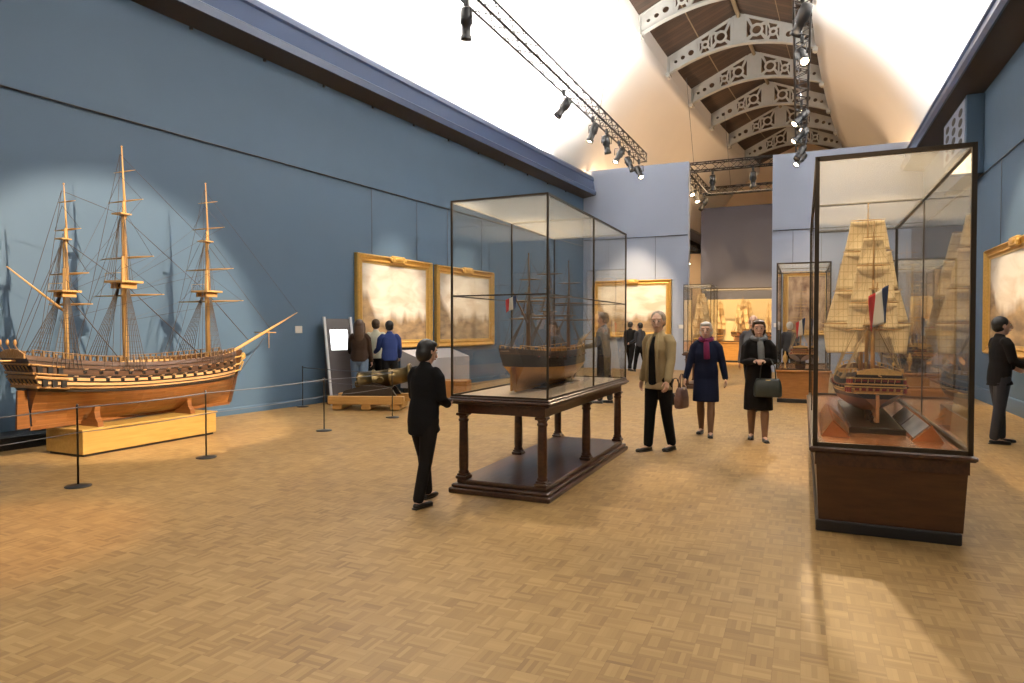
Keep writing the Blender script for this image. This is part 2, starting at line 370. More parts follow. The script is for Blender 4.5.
    def build(s, name, mats, parent=None, loc=None, rz=None):
        o = bpy.data.objects.new(name, s.mesh(name, mats)); COL.objects.link(o)
        if parent is not None: o.parent = parent
        if loc: o.location = loc
        if rz is not None: o.rotation_euler.z = rz
        return o

def fix_normals(o):
    import bmesh
    bm = bmesh.new(); bm.from_mesh(o.data); bmesh.ops.recalc_face_normals(bm, faces=bm.faces); bm.to_mesh(o.data); bm.free()
    return o
def tag(o, label, cat, group=None):
    o['label'] = label; o['category'] = cat
    if group: o['group'] = group
    return o
def thing(name, label, cat, loc=(0, 0, 0), rz=0, group=None, scale=None):
    o = bpy.data.objects.new(name, None); COL.objects.link(o); o.location = loc; o.rotation_euler = (0, 0, rz)
    o.empty_display_size = .1
    if scale: o.scale = (scale,)*3
    return tag(o, label, cat, group)
def struct(o): o['kind'] = 'structure'; return o
def copy_tree(o, parent=None):
    c = o.copy(); COL.objects.link(c); c.parent = parent
    for ch in list(o.children): copy_tree(ch, c)
    return c

# ------------------------------------------------------------------ camera
cam = bpy.data.cameras.new('camera'); co = bpy.data.objects.new('camera', cam); COL.objects.link(co)
cam.sensor_width = 36; cam.lens = 660/1024*36; cam.clip_start = .05; cam.clip_end = 200
co.location = (0, 0, 1.55); co.rotation_euler = (R(90-1.17), 0, R(23.8)); SC.camera = co

# ------------------------------------------------------------------ hall
def xl(y): return -9.36 + (y-8.44)*.0923          # face of the west wall
XR = 3.5
def cx(y): return -2.88 + max(0, y-12)**2/(2*215)  # roof opening centre line bends with the curved building
Y0, Y1 = -4.0, 47.0
struct(MB().bb(-14, 9, Y0, Y1+.5, -.2, 0).build('floor', M['floor']))
w = MB(); w.add([(xl(Y0), Y0, 0), (xl(Y1), Y1, 0), (xl(Y1), Y1, 7.4), (xl(Y0), Y0, 7.4),
                 (xl(Y0)-.4, Y0, 0), (xl(Y1)-.4, Y1, 0), (xl(Y1)-.4, Y1, 7.4), (xl(Y0)-.4, Y0, 7.4)],
                [(0, 1, 2, 3), (7, 6, 5, 4), (4, 5, 1, 0), (3, 2, 6, 7), (1, 5, 6, 2), (4, 0, 3, 7)])
struct(w.build('wall_west', M['wall']))
struct(MB().bb(XR, XR+.4, Y0, 30, 0, 7.4).build('wall_east', M['wall']))
w = MB(); w.add([(XR, 30, 0), (XR+3.2, Y1, 0), (XR+3.2, Y1, 7.4), (XR, 30, 7.4), (XR+.4, 30, 0), (XR+3.6, Y1, 0), (XR+3.6, Y1, 7.4), (XR+.4, 30, 7.4)],
                [(0, 3, 2, 1), (4, 5, 6, 7), (0, 1, 5, 4), (3, 7, 6, 2), (1, 2, 6, 5), (0, 4, 7, 3)])
struct(w.build('wall_east_beyond', M['endwall']))
struct(MB().bb(-9, 8, Y1, Y1+.3, 0, 14.5).build('wall_north', M['endwall']))
def xr(y): return XR if y < 30 else XR+(y-30)*3.2/17

def cornice(side):
    """stepped cornice: profile offsets from wall (d out, z)"""
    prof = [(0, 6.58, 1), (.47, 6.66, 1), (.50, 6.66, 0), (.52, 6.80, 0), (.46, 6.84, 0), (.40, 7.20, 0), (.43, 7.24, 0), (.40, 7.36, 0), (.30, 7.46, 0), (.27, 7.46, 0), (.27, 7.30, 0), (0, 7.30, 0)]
    st = [Y0, 2, 8, 14, 20, 24.5, 30, 38, Y1]
    for zi, name in ((1, 'underside'), (0, 'face')): pass
    mb = MB(); n = len(prof)
    vs = []
    for y in st:
        for d, z, _ in prof:
            x = (xl(y)+d) if side < 0 else (xr(y)-d*1.25)
            vs.append((x, y, z))
    o = 0
    for k in range(len(st)-1):
        for i in range(n-1):
            a, b_ = k*n+i, k*n+i+1
            f = (a, b_, b_+n, a+n) if side > 0 else (a, a+n, b_+n, b_)
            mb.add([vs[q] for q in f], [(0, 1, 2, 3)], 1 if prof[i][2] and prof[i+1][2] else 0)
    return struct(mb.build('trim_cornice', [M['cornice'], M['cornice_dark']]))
cornice(-1); cornice(1)

def vault(side):
    mb = MB(); rings = []
    st = [Y0+i*1.5 for i in range(int((Y1-Y0)/1.5)+1)] + [Y1]
    for y in st:
        if side < 0: p0 = Vector((xl(y)+.05, y, 7.28)); p2 = Vector((cx(y)-2.72, y, 11.8))
        else: p0 = Vector((xr(y)-.08, y, 7.28)); p2 = Vector((cx(y)+2.72, y, 11.8))
        p1 = Vector((p0.x+(p2.x-p0.x)*.12, y, 10.4))
        rings.append([(1-t)**2*p0+2*t*(1-t)*p1+t*t*p2 for t in [i/14 for i in range(15)]])
    mb.loft(rings, closed=False)
    # fascia up to the roof eaves
    f = [[Vector((cx(y)+side*2.72, y, 11.8)), Vector((cx(y)+side*2.72, y, 12.55))] for y in st]
    mb.loft(f, closed=False, smooth=False)
    o = struct(mb.build('ceiling_vault_west' if side < 0 else 'ceiling_vault_east', M['vault']))
    sol = o.modifiers.new('thick', 'SOLIDIFY'); sol.thickness = .12; sol.offset = 1 if side < 0 else -1
    return o
vault(-1); vault(1)
# pitched boarded roof over the opening
mb = MB(); st = [Y0+i*1.5 for i in range(int((Y1-Y0)/1.5)+1)] + [Y1]
for s in (-1, 1):
    a = [[Vector((cx(y)+s*2.85, y, 12.42)), Vector((cx(y), y, 13.66))] for y in st]
    mb.loft(a, closed=False, smooth=False)
ro = struct(mb.build('ceiling_roof_boards', M['roofwood'])); sm = ro.modifiers.new('t', 'SOLIDIFY'); sm.thickness = .08; sm.offset = 0

def rib_mesh():
    cu = bpy.data.curves.new('rib', 'CURVE'); cu.dimensions = '2D'; cu.fill_mode = 'BOTH'; cu.extrude = .035
    W = 2.71
    def top(x): return 12.40+(1-abs(x)/W)*1.22
    def bot(x): return 11.78+.66*(1-(abs(x)/W)**1.9)
    def spl(pts):
        s = cu.splines.new('POLY'); s.points.add(len(pts)-1)
        for q, (x, z) in zip(s.points, pts): q.co = (x, z, 0, 1)
        s.use_cyclic_u = True
    xs = [-W+2*W*i/48 for i in range(49)]
    spl([(x, bot(x)) for x in xs]+[(W, top(W)), (0, top(0)), (-W, top(W))])
    def circ(x, z, r, n=20): spl([(x+r*math.cos(2*math.pi*k/n), z+r*math.sin(2*math.pi*k/n)) for k in range(n)])
    for s in (-1, 1):
        for t, r in ((2.40, .07), (2.12, .09), (1.80, .115)): circ(s*t, (top(t)+bot(t))/2-.01, r)
        # pierced panel: large ring then a smaller ring, with crossing struts
        for c, hw, r in ((.66, .36, .16), (1.25, .21, .08)):
            zc = (top(c)+bot(c))/2; circ(s*c, zc, r)
            a = .07
            for sd in range(4):
                R1 = r+.075
                def P(ax, az): return (s*(c+ax), zc+az)
                def lim(ax, up): 
                    x = c+ax
                    return (top(x)-.085-zc) if up else (bot(x)+.085-zc)
                if sd in (0, 1):   # above and below
                    up = sd == 0; sg = 1 if up else -1
                    l = [P(-hw*.78, lim(-hw*.78, up)), P(hw*.78, lim(hw*.78, up)), P(R1*.62, sg*R1*.86), P(0, sg*R1*1.04), P(-R1*.62, sg*R1*.86)]
                else:
                    sg = 1 if sd == 2 else -1
                    ax = sg*hw
                    l = [P(ax, lim(ax, True)-.10), P(ax, lim(ax, False)+.10), P(sg*R1*.88, -R1*.6), P(sg*R1*1.06, 0), P(sg*R1*.88, R1*.6)]
                spl(l)
    ob = bpy.data.objects.new('tmp', cu); COL.objects.link(ob)
    dg = bpy.context.evaluated_depsgraph_get(); me = bpy.data.meshes.new_from_object(ob.evaluated_get(dg)); bpy.data.objects.remove(ob)
    vs = [(v.co.x, v.co.z, v.co.y) for v in me.vertices]; fs = [tuple(reversed(p.vertices)) for p in me.polygons]
    mb = MB(); mb.add(vs, fs)
    # flanges along both chords and vertical stiffeners
    b1 = [[(x, -.11, bot(x)-.03), (x, .11, bot(x)-.03), (x, .11, bot(x)), (x, -.11, bot(x))] for x in xs]; mb.loft(b1, smooth=False)
    b2 = [[(x, -.09, top(x)), (x, .09, top(x)), (x, .09, top(x)+.03), (x, -.09, top(x)+.03)] for x in (-W, 0, W)]; mb.loft(b2, smooth=False)
    for x in (-1.56, -1.0, -.2, .2, 1.0, 1.56): mb.bb(x-.02, x+.02, -.06, .06, bot(x), top(x))
    for s in (-1, 1): mb.bb(s*W-.06, s*W+.06, -.13, .13, 11.62, 12.4); mb.bb(s*(W-.02)-.09, s*(W-.02)+.09, -.16, .16, 11.66, 11.74)
    return mb.mesh('rib', M['iron'])
RM = rib_mesh()
ribs = [3.2+3.95*k for k in range(11)]
for y in ribs:
    o = bpy.data.objects.new('ceiling_rib', RM); COL.objects.link(o); struct(o); o.location = (cx(y), y, 0)
    o.rotation_euler.z = -math.atan(max(0, y-12)/215)
mb = MB()
mb.tube([(cx(y), y, 13.5) for y in ribs], .075, 10)
pb = struct(mb.build('ceiling_ridge_beam', M['pipe']))
mb = MB()
for s in (-1, 1):
    mb.tube([(cx(y)+s*1.5, y, 12.98) for y in ribs], .026, 8)
struct(mb.build('ceiling_purlins', M['pipe']))

# partitions
PY = 24.7
def partition(name, x0, x1, y0, y1, z, mat):
    return struct(MB().bbv(x0, x1, y0, y1, 0, z, .006).build(name, mat))
partition('wall_partition_west', xl(PY)+.0, -3.86, PY, PY+.35, 7.62, M['partition'])
partition('wall_partition_east', -1.02, XR, PY+.2, PY+.55, 7.6, M['partition'])
partition('wall_far_grey', -4.7, 2.4, 34, 34.35, 7.5, M['darkwall'])
partition('wall_far_cream', -8.0, -4.9, 37, 37.3, 5.6, M['endwall'])
# picture rails
mb = MB(); mb.tube([(xl(y)+.03, y, 4.72) for y in (Y0, 10, PY)], .014, 6); struct(mb.build('trim_1', M['skirt']))
mb = MB(); mb.tube([(XR-.03, Y0, 4.82), (XR-.03, PY, 4.82)], .014, 6); struct(mb.build('trim_2', M['skirt']))
mb = MB(); mb.tube([(xl(PY)+.03, PY-.02, 4.95), (-3.88, PY-.02, 4.95)], .014, 6); struct(mb.build('trim_3', M['skirt']))
mb = MB(); mb.tube([(-1.0, PY+.17, 4.95), (XR, PY+.17, 4.95)], .014, 6); struct(mb.build('trim_4', M['skirt']))
# little rail brackets under the west cornice
for k in range(14):
    y = 3.5+k*1.5
    struct(MB().bb(xl(y)+.01, xl(y)+.05, y-.02, y+.02, 6.52, 6.57).build('trim_rail_bracket', M['skirt']))
# skirtings
def skirt(name, side, h, d):
    mb = MB(); rs = []
    for y in (Y0, PY):
        x = xl(y) if side < 0 else XR
        rs.append([(x-side*0, y, 0), (x-side*d, y, 0), (x-side*d, y, h-.02), (x-side*(d-.012), y, h), (x, y, h)])
    mb.loft(rs, smooth=False); return struct(fix_normals(mb.build(name, M['wall' if side > 0 else 'wall'])))
skirt('baseboard_west', -1, .13, .025); skirt('baseboard_east', 1, .28, .03)
# low black plinth along the west wall behind the big ship
mb = MB(); rs = [[(xl(y)+.03, y, 0), (xl(y)+.5, y, 0), (xl(y)+.5, y, .16), (xl(y)+.46, y, .18), (xl(y)+.03, y, .18)] for y in (1, 7.1)]
mb.loft(rs, smooth=False); struct(fix_normals(mb.build('trim_wall_plinth', M['skirt'])))
# ventilation pilaster on the east wall
t = thing('ventilation_box', 'tall blue ventilation box under the cornice of the wall with a pierced side grille', 'vent', (XR, 17, 0))
MB().bbv(-.33, -.002, 0, 2.5, 4.86, 6.56, .01).build('housing', M['wall'], t)
mb = MB()
mb.bb(-.345, -.331, .1, 2.4, 5.5, 6.5); g = mb.build('grille', M['edge'], t); g['label'] = 'pale pierced grille plate'
g.data.materials[0] = M['partition']
mb = MB()
for i in range(3):
    for k in range(4):
        mb.lathe([(.085, 0), (.085, .004)], 14, (-.346, .5+i*.72, 5.66+k*.22), rot=Matrix.Scale(2.4, 3, Vector((0, 1, 0))) @ Matrix.Rotation(R(-90), 3, 'Y'))
mb.build('grille_opening', M['dark'], g)['kind'] = 'stuff'

# ------------------------------------------------------------------ paintings
def picture(name, label, w, h, z0, loc, rz, mat, fr=.17, wires=True, wire_top=4.8, cart=True, group=None):
    """local: x across, faces -y, wall plane at y=0"""
    t = thing(name, label, 'painting', loc, rz, group)
    prof = [(0, -.01), (0, -.10), (.03, -.13), (.07, -.09), (fr*.62, -.075), (fr*.8, -.095), (fr, -.06), (fr, -.02)]
    rings = []
    for sx, sz in ((-1, 0), (1, 0), (1, 1), (-1, 1)):
        ring = []
        for d, y in prof:
            ring.append(((sx*(w/2-d)), y, z0+(h-d if sz else d)))
        rings.append(ring)
    rings.append(rings[0])
    mb = MB(); mb.loft(rings, caps=False, smooth=False); fix_normals(mb.build('frame', M['gilt'], t))
    s = MB()
    i, o = fr+.035, fr-.002
    for a, b_, c, d in ((-w/2+o, w/2-o, z0+o, z0+i), (-w/2+o, w/2-o, z0+h-i, z0+h-o), (-w/2+o, -w/2+i, z0+i, z0+h-i), (w/2-i, w/2-o, z0+i, z0+h-i)):
        s.bb(a, b_, -.055, -.03, c, d)
    s.build('inner_slip', M['gilt_in'], t)
    MB().bb(-w/2+fr+.02, w/2-fr-.02, -.04, -.012, z0+fr+.02, z0+h-fr-.02).build('canvas', mat, t)
    if cart:
        c = MB(); c.bbv(-.24, .24, -.15, -.06, z0+h-.14, z0+h+.03, .02); c.ell((0, -.14, z0+h-.05), (.17, .03, .06)); 
        for q in (-1, 1): c.ell((q*.25, -.12, z0+h-.06), (.05, .03, .05), 10, 6)
        c.build('cartouche', M['gilt'], t)
    if wires:
        for q in (-.3, .3):
            MB().tube([(q*w, -.03, z0+h-.05), (q*w, -.03, wire_top)], .006, 5).build('hanging_wire', M['cord'], t)
    return t
aw = math.atan(.0923)   # west wall turns by this much
def west(y): return (xl(y), y, 0)
picture('painting', 'large gilt framed port scene beside the slanted kiosk on the blue wall', 2.78, 2.14, 1.07, west(13.28), R(90)-aw, painting_mat('port_scene_paint', 1.3, hor=.33), wire_top=4.7)
picture('painting', 'gilt framed seascape on the blue wall, half behind the glass of the table case', 2.9, 2.14, 1.05, west(16.3), R(90)-aw, painting_mat('seascape_paint', 4.7, hor=.36, land=((.16, .10, .05), (.5, .36, .2)), blue=.45), wire_top=4.7)
picture('painting', 'gilt framed harbour painting on the grey partition behind the group of walkers', 3.0, 2.15, 1.2, (-5.95, PY, 0), 0, painting_mat('harbour_paint', 8.2, hor=.34, blue=.2), wire_top=4.95)
picture('painting', 'wide gilt framed coast scene on the blue wall beside the person in black', 4.3, 2.1, 1.03, (XR, 14.2, 0), R(-90), painting_mat('coast_paint', 11.9, hor=.42, blue=.35), wire_top=4.82)
picture('painting', 'dim upright gilt framed painting behind the small wooden based ship case', 1.5, 2.2, 1.3, (.1, PY+.2, 0), 0, portrait_mat(), fr=.14, cart=False, wire_top=4.95)
picture('painting', 'gilt framed picture on the partition, seen through the sail ship case', 1.8, 2.2, 1.3, (2.35, PY+.2, 0), 0, painting_mat('dark_sea_paint', 15.1, hor=.45), fr=.14, cart=False, wire_top=4.95)
def wall_label(loc, rz, label):
    t = MB(); t.bbv(-.09, .09, -.014, 0, -.07, .07, .003); o = t.build('wall_label', M['white'], None, loc, rz); tag(o, label, 'label')
wall_label((xl(10.3)+.002, 10.3, 1.52), R(90)-aw, 'small white label on the blue wall beyond the bowsprit of the large ship')
wall_label((-4.1, PY-.002, 1.6), 0, 'small white label on the grey partition beside the harbour painting')
wall_label((-.86, PY+.198, 1.65), 0, 'small white label at the edge of the partition by the wooden based case')

# ------------------------------------------------------------------ display cases
def bars(mb, x0, x1, y0, y1, z0, z1, r=.014, top=True, bottom=True):
    for x in (x0, x1):
        for y in (y0, y1): mb.bb(x-r, x+r, y-r, y+r, z0, z1)
    for z in ([z0+r] if bottom else [])+([z1-r] if top else []):
        for y in (y0, y1): mb.bb(x0, x1, y-r, y+r, z-r, z+r)
        for x in (x0, x1): mb.bb(x-r, x+r, y0, y1, z-r, z+r)
def glazing(t, x0, x1, y0, y1, z0, z1, roof='diffuser', nsplit=1, g=.004, mat=None):
    gm = mat or M['glass']
    for y in (y0, y1): MB().bb(x0+.01, x1-.01, y-g/2, y+g/2, z0, z1-.01).build('glass_panel', gm, t)
    for x in (x0, x1):
        for k in range(nsplit):
            a, b_ = y0+(y1-y0)*k/nsplit, y0+(y1-y0)*(k+1)/nsplit
            MB().bb(x-g/2, x+g/2, a+.01, b_-.01, z0, z1-.01).build('glass_panel', gm, t)
    MB().bb(x0+.01, x1-.01, y0+.01, y1-.01, z1-.024, z1-.018).build('top_panel', M[roof], t)

def table_case(label, x0, x1, y0, y1, H=2.74, legs=3, group=None, hs=.91, transom=1.85, name='table_display_case'):
    t = thing(name, label, 'display case', ((x0+x1)/2, (y0+y1)/2, 0), 0, group)
    hx, hy = (x1-x0)/2, (y1-y0)/2
    # platform
    p = MB(); p.bbv(-hx, hx, -hy, hy, 0, .05, .008); p.bbv(-hx+.02, hx-.02, -hy+.02, hy-.02, .05, .085, .01); p.bbv(-hx+.06, hx-.06, -hy+.06, hy-.06, .085, .125, .008)
    p.build('platform', M['mahog_y'], t)
    # table top: apron, moulding
    a = MB(); a.bbv(-hx+.07, hx-.07, -hy+.07, hy-.07, hs-.16, hs-.05, .004)
    a.build('apron', M['mahog_y'], t)
    a = MB(); a.bbv(-hx-.01, hx+.01, -hy-.01, hy+.01, hs-.05, hs-.02, .01); a.bbv(-hx+.015, hx-.015, -hy+.015, hy-.015, hs-.07, hs-.05, .006); a.bbv(-hx+.01, hx-.01, -hy+.01, hy-.01, hs-.02, hs, .008)
    a.build('table_top', M['mahog_y'], t)
    MB().bb(-hx+.06, hx-.06, -hy+.06, hy-.06, hs, hs+.006).build('display_floor', M['case_cloth'], t)
    ly = [-hy+.11, 0, hy-.11] if legs == 3 else [-hy+.1, hy-.1]
    for x in (-hx+.11, hx-.11):
        for y in ly:
            l = MB(); c = (x, y, 0)
            l.bbv(x-.06, x+.06, y-.06, y+.06, .125, .155, .006)
            l.bbv(x-.05, x+.05, y-.05, y+.05, .155, .175, .006)
            l.lathe([(.05, .175), (.052, .19), (.042, .205), (.044, .22), (.046, .24), (.046, .4), (.041, hs-.25), (.04, hs-.245), (.05, hs-.235), (.05, hs-.22), (.042, hs-.215), (.042, hs-.2), (.055, hs-.185)], 16, c)
            l.bbv(x-.055, x+.055, y-.055, y+.055, hs-.185, hs-.16, .005)
            l.build('leg', M['mahog'], t)
    f = MB(); r = .0085; gx, gy = hx-.03, hy-.03
    bars(f, -gx, gx, -gy, gy, hs, H, r)
    if transom:
        for y in (-gy, gy): f.bb(-gx, gx, y-.006, y+.006, transom-.006, transom+.006)
        for x in (-gx, gx): f.bb(x-.006, x+.006, -gy, gy, transom-.006, transom+.006)
    for x in (-gx, gx): f.bb(x-.008, x+.008, -.008, .008, hs, H)
    f.bb(-gx, gx, -.008, .008, H-.018, H-.002)
    f.build('metal_frame', M['case_frame'], t)
    glazing(t, -gx, gx, -gy, gy, hs+.006, H, nsplit=2)
    return t
table_case('long glass case on a dark six legged table around the golden bottomed model', -3.05, -2.03, 5.42, 8.27)
table_case('narrow tall glass case on a dark table in the passage between the partitions', -2.83, -2.1, 17.2, 18.6, 2.66, legs=2, transom=None)

def base_case(label, x0, x1, y0, y1, H, hs, bw, fr=.022, taper=.05, group=None, top='diffuser', rail=True, ns=2, floor='case_floor'):
    t = thing('wooden_base_display_case', label, 'display case', ((x0+x1)/2, (y0+y1)/2, 0), 0, group)
    hx, hy = (x1-x0)/2, (y1-y0)/2
    p = MB(); p.bbv(-hx+.03, hx-.06, -hy+.02, hy-.02, 0, .085, .006); p.build('plinth', M['skirt'], t)
    b = MB(); q = taper
    def ring(i, z): return [(-hx+i, -hy+i, z), (hx-i, -hy+i, z), (hx-i, hy-i, z), (-hx+i, hy-i, z)]
    b.loft([ring(.05, .085), ring(.03, hs-.14)], smooth=False); b.build('base_body', bw, t)
    b = MB(); b.loft([ring(.02, hs-.14), ring(.02, hs-.045), ring(-.005, hs-.045), ring(-.02, hs-.03), ring(-.02, hs-.01), ring(-.005, hs)], smooth=False)
    b.build('base_moulding', M['mahog_y'] if bw is M['base_wood'] else bw, t)
    MB().bb(-hx+.05, hx-.05, -hy+.05, hy-.05, hs, hs+.008).build('display_floor', M[floor], t)
    gx, gy = hx-.02, hy-.02
    f = MB(); bars(f, -gx, gx, -gy, gy, hs, H, fr)
    for k in range(1, ns):
        y = -gy+2*gy*k/ns
        f.bb(-gx, gx, y-.008, y+.008, H-.03, H-.01)
        for x in (-gx, gx): f.bb(x-.006, x+.006, y-.006, y+.006, hs, H)
    f.build('metal_frame', M['case_frame'], t)
    glazing(t, -gx, gx, -gy, gy, hs+.008, H, roof=top, nsplit=ns)
    if rail:   # slim metal guard bar standing off the long side of the base
        r_ = MB(); r_.tube([(-hx-.04, -hy+.35, .02), (-hx-.07, -hy+.25, hs+.04)], .012, 8); r_.tube([(-hx-.07, -hy+.25, hs+.04), (-hx-.07, hy-.3, hs+.04)], .014, 8); r_.tube([(-hx-.04, hy-.4, .02), (-hx-.07, hy-.3, hs+.04)], .012, 8)
        r_.build('guard_bar', M['edge'], t)
    return t
RC = base_case('large glass case on a dark brown base holding the full sailed ship', .07, 1.105, 5.52, 9.75, 2.845, .65, M['base_wood'], fr=.016, rail=False)
base_case('smaller glass case on an orange brown wooden base beyond the walkers', -.52, .52, 14.8, 17.4, 2.9, .68, M['base_wood2'], fr=.016, rail=False)
base_case('wide glass case glowing gold at the end of the passage with several sailing models', -4.3, .4, 31.2, 32.8, 3.35, .92, M['oak_x'], fr=.02, rail=False, ns=1, floor='case_cloth')
BP = next(o for o in COL.objects if o.get('label', '').startswith('wide glass case'))
MB().bbv(-2.25, 2.25, .70, .72, .95, 2.9, .004).build('added_back_panel', plain('cream_glow_panel', (.72, .62, .42), .8), BP)  # pale panel added to imitate the lit background behind the models
base_case('glass case on a wooden base behind the large sail ship case', 1.1, 2.1, 11.7, 14.3, 2.6, .62, M['base_wood2'], fr=.014, rail=False, floor='case_cloth')

# ------------------------------------------------------------------ ships
def ship(name, label, P, loc, rz, scale=1.0):
    """local: keel along x (stern x=0, bow x=L), keel bottom z=0"""
    t = thing(name, label, 'ship model', loc, rz, scale=scale)
    L, B, D = P['L'], P['B'], P['D']; hi = P.get('detail', 2)
    sa, sb = P.get('sa', .22), P.get('sb', .12); rake = P.get('rake', .16)*L*.8; ov = P.get('ov', .07)*L
    def zr(t_): return D*(1+sa*max(0, (.45-t_)/.45)**2+sb*max(0, (t_-.45)/.55)**2)
    def hp(t_, u):
        w_ = 1-P.get('sw', .36)*((.45-t_)/.45)**2 if t_ < .45 else max(0, 1-((t_-.45)/.55)**3.0)**.72
        f = (math.sin(math.pi/2*min(1, u/.55)))**.62 if u < .55 else 1-.13*((u-.55)/.45)**2
        e = 0
        if t_ > .55: e = ((t_-.55)/.45)**1.8*P.get('ebow', 1.1)
        if t_ < .4: e = ((.4-t_)/.4)**1.25*P.get('estern', 2.6)
        uu = min(1, u/.58); f *= max(uu, .001)**e
        y = max(.008*B, B/2*w_*f)
        if t_ >= .999: y = .010*B
        x = t_*L - (t_**7)*rake*(1-u)**2 - ov*(1-t_)**6*max(0, (u-.35)/.65)**1.4 + .02*L*(1-t_)**5*(1-u)
        return x, y, u*zr(t_)
    us = P.get('us', [0, .03, .08, .15, .24, .34, .44, .50, .56, .61, .66, .72, .76, .80, .86, .92, 1.0])
    bands = P['bands']  # list of (u_upto, mat index)
    ts = [i/26 for i in range(27)]; ts = [a**.92 if a < .2 else a for a in ts]; ts = sorted(set(ts+[.97, .985]))
    mb = MB()
    def mi(u):
        for lim, k in bands:
            if u <= lim: return k
        return bands[-1][1]
    for sgn in (1, -1):
        rows = [[(lambda p: (p[0], sgn*p[1], p[2]))(hp(a, u)) for u in us] for a in ts]
        for i in range(len(ts)-1):
            for k in range(len(us)-1):
                q = [rows[i][k], rows[i+1][k], rows[i+1][k+1], rows[i][k+1]]
                mb.add(q if sgn < 0 else q[::-1], [(0, 1, 2, 3)], mi((us[k]+us[k+1])/2), True)
        # rail cap and inner bulwark
        for i in range(len(ts)-1):
            a, b_ = hp(ts[i], 1), hp(ts[i+1], 1); c, d = hp(ts[i], .84), hp(ts[i+1], .84)
            th = .02*B*2
            i1 = (a[0], sgn*max(0, a[1]-th), a[2]); i2 = (b_[0], sgn*max(0, b_[1]-th), b_[2])
            o1 = (a[0], sgn*a[1], a[2]); o2 = (b_[0], sgn*b_[1], b_[2])
            l1 = (c[0], sgn*max(0, a[1]-th), c[2]); l2 = (d[0], sgn*max(0, b_[1]-th), d[2])
            mb.add([o1, o2, i2, i1], [(0, 1, 2, 3)], P.get('railm', 3)); mb.add([i1, i2, l2, l1], [(0, 1, 2, 3)], P.get('inm', 0))
    # transom closing the stern
    for k in range(len(us)-1):
        a, b_ = hp(0, us[k]), hp(0, us[k+1])
        mb.add([(a[0], -a[1], a[2]), (a[0], a[1], a[2]), (b_[0], b_[1], b_[2]), (b_[0], -b_[1], b_[2])], [(3, 2, 1, 0)], mi((us[k]+us[k+1])/2))
    # keel and stem
    kw = .014*B+.004
    mb.bb(.012*L, L-rake*.95, -kw, kw, -.022*D*2, .02*D, 0)
    st_ = [hp(1, u) for u in (0, .1, .2, .35, .5, .7, .9, 1)]
    mb.loft([[(p[0]-.01*L, -kw, p[2]), (p[0]+.012*L+.02*L*(p[2]/D)**2, -kw, p[2]), (p[0]+.012*L+.02*L*(p[2]/D)**2, kw, p[2]), (p[0]-.01*L, kw, p[2])] for p in st_], mi=2 if len(P['mats']) > 2 else 0, smooth=False)
    h = mb.build('hull', P['mats'], t)
    # deck
    dk = MB(); ring = []
    dl = [[(hp(a, .84)[0], s*max(.001, hp(a, 1)[1]-.03*B), hp(a, .84)[2]) for s in (-1, 1)] for a in ts]
    dk.loft(dl, closed=False, smooth=False); dk.build('deck', M['deck'], t)
    zd = lambda a: hp(a, .84)[2]
    if hi:
        df = MB()
        for a, w_, l_ in ((.30, .28, .05), (.52, .3, .07), (.62, .26, .06), (.72, .3, .05)):
            x = a*L; df.bb(x-l_*L/2, x+l_*L/2, -w_*B/2, w_*B/2, zd(a), zd(a)+.05*D)
        # quarterdeck and forecastle railings, posts
        for s in (-1, 1):
            for k in range(34 if hi > 1 else 14):
                n_ = 33 if hi > 1 else 13
                a = .02+.92*k/n_; p = hp(a, 1); df.bb(p[0]-.003*L, p[0]+.003*L, s*p[1]-.006*B*2-.003, s*p[1]+.003, p[2], p[2]+.09*D)
            df.tube([(hp(a, 1)[0], s*(hp(a, 1)[1]-.003), hp(a, 1)[2]+.09*D) for a in [.02+.92*k/20 for k in range(21)]], .006*B+.001, 5)
        df.build('deck_fittings', M[P.get('fitm', 'spar')], t)
    # rudder
    rd = MB(); rd.loft([[(-.035*L, -kw, 0), (.012*L, -kw, 0), (.012*L, kw, 0), (-.035*L, kw, 0)], [(-.022*L-.2*ov, -kw, D*.62), (.0, -kw, D*.62), (.0, kw, D*.62), (-.022*L-.2*ov, kw, D*.62)]], smooth=False)
    rd.build('rudder', P['mats'][0], t)
    # wales (raised strips)
    wl = MB()
    for u, th in P.get('wales', [(.5, .012), (.60, .008), (.74, .008), (.88, .006)]):
        for s in (-1, 1):
            rg = []
            for a in ts:
                p = hp(a, u); hh = th*D
                rg.append([(p[0], s*(p[1]-.004), p[2]-hh), (p[0], s*(p[1]+.01*B), p[2]-hh), (p[0], s*(p[1]+.01*B), p[2]+hh), (p[0], s*(p[1]-.004), p[2]+hh)])
            wl.loft(rg, smooth=False)
    fix_normals(wl.build('wale', M[P.get('walem', 'hull_black')], t))
    # gun ports
    for u, n_, a0, a1, sz in P.get('ports', []):
        for s in (-1, 1):
            for k in range(n_):
                a = a0+(a1-a0)*k/(n_-1); p = hp(a, u); q = hp(a+.01, u); ang = math.atan2(s*(q[1]-p[1]), q[0]-p[0])
                g = MB(); rt = Matrix.Rotation(ang, 3, 'Z')
                g.box((p[0], s*(p[1]+.002), p[2]), (sz, .012*B+.006, sz*.95), rot=rt, mi=0)
                g.box((p[0], s*(p[1]+.022*B), p[2]+sz*.75), (sz*1.1, .035*B, sz*.16), rot=rt @ Matrix.Rotation(s*R(25), 3, 'X'), mi=1)
                g.tube([(p[0], s*p[1], p[2]), (p[0], s*(p[1]+.05*B), p[2])], [sz*.22, sz*.17], 6, mi=2)
                g.build('gun_port', [M['dark'], M[P.get('lidm', 'hull_red')], M['hull_black']], t)
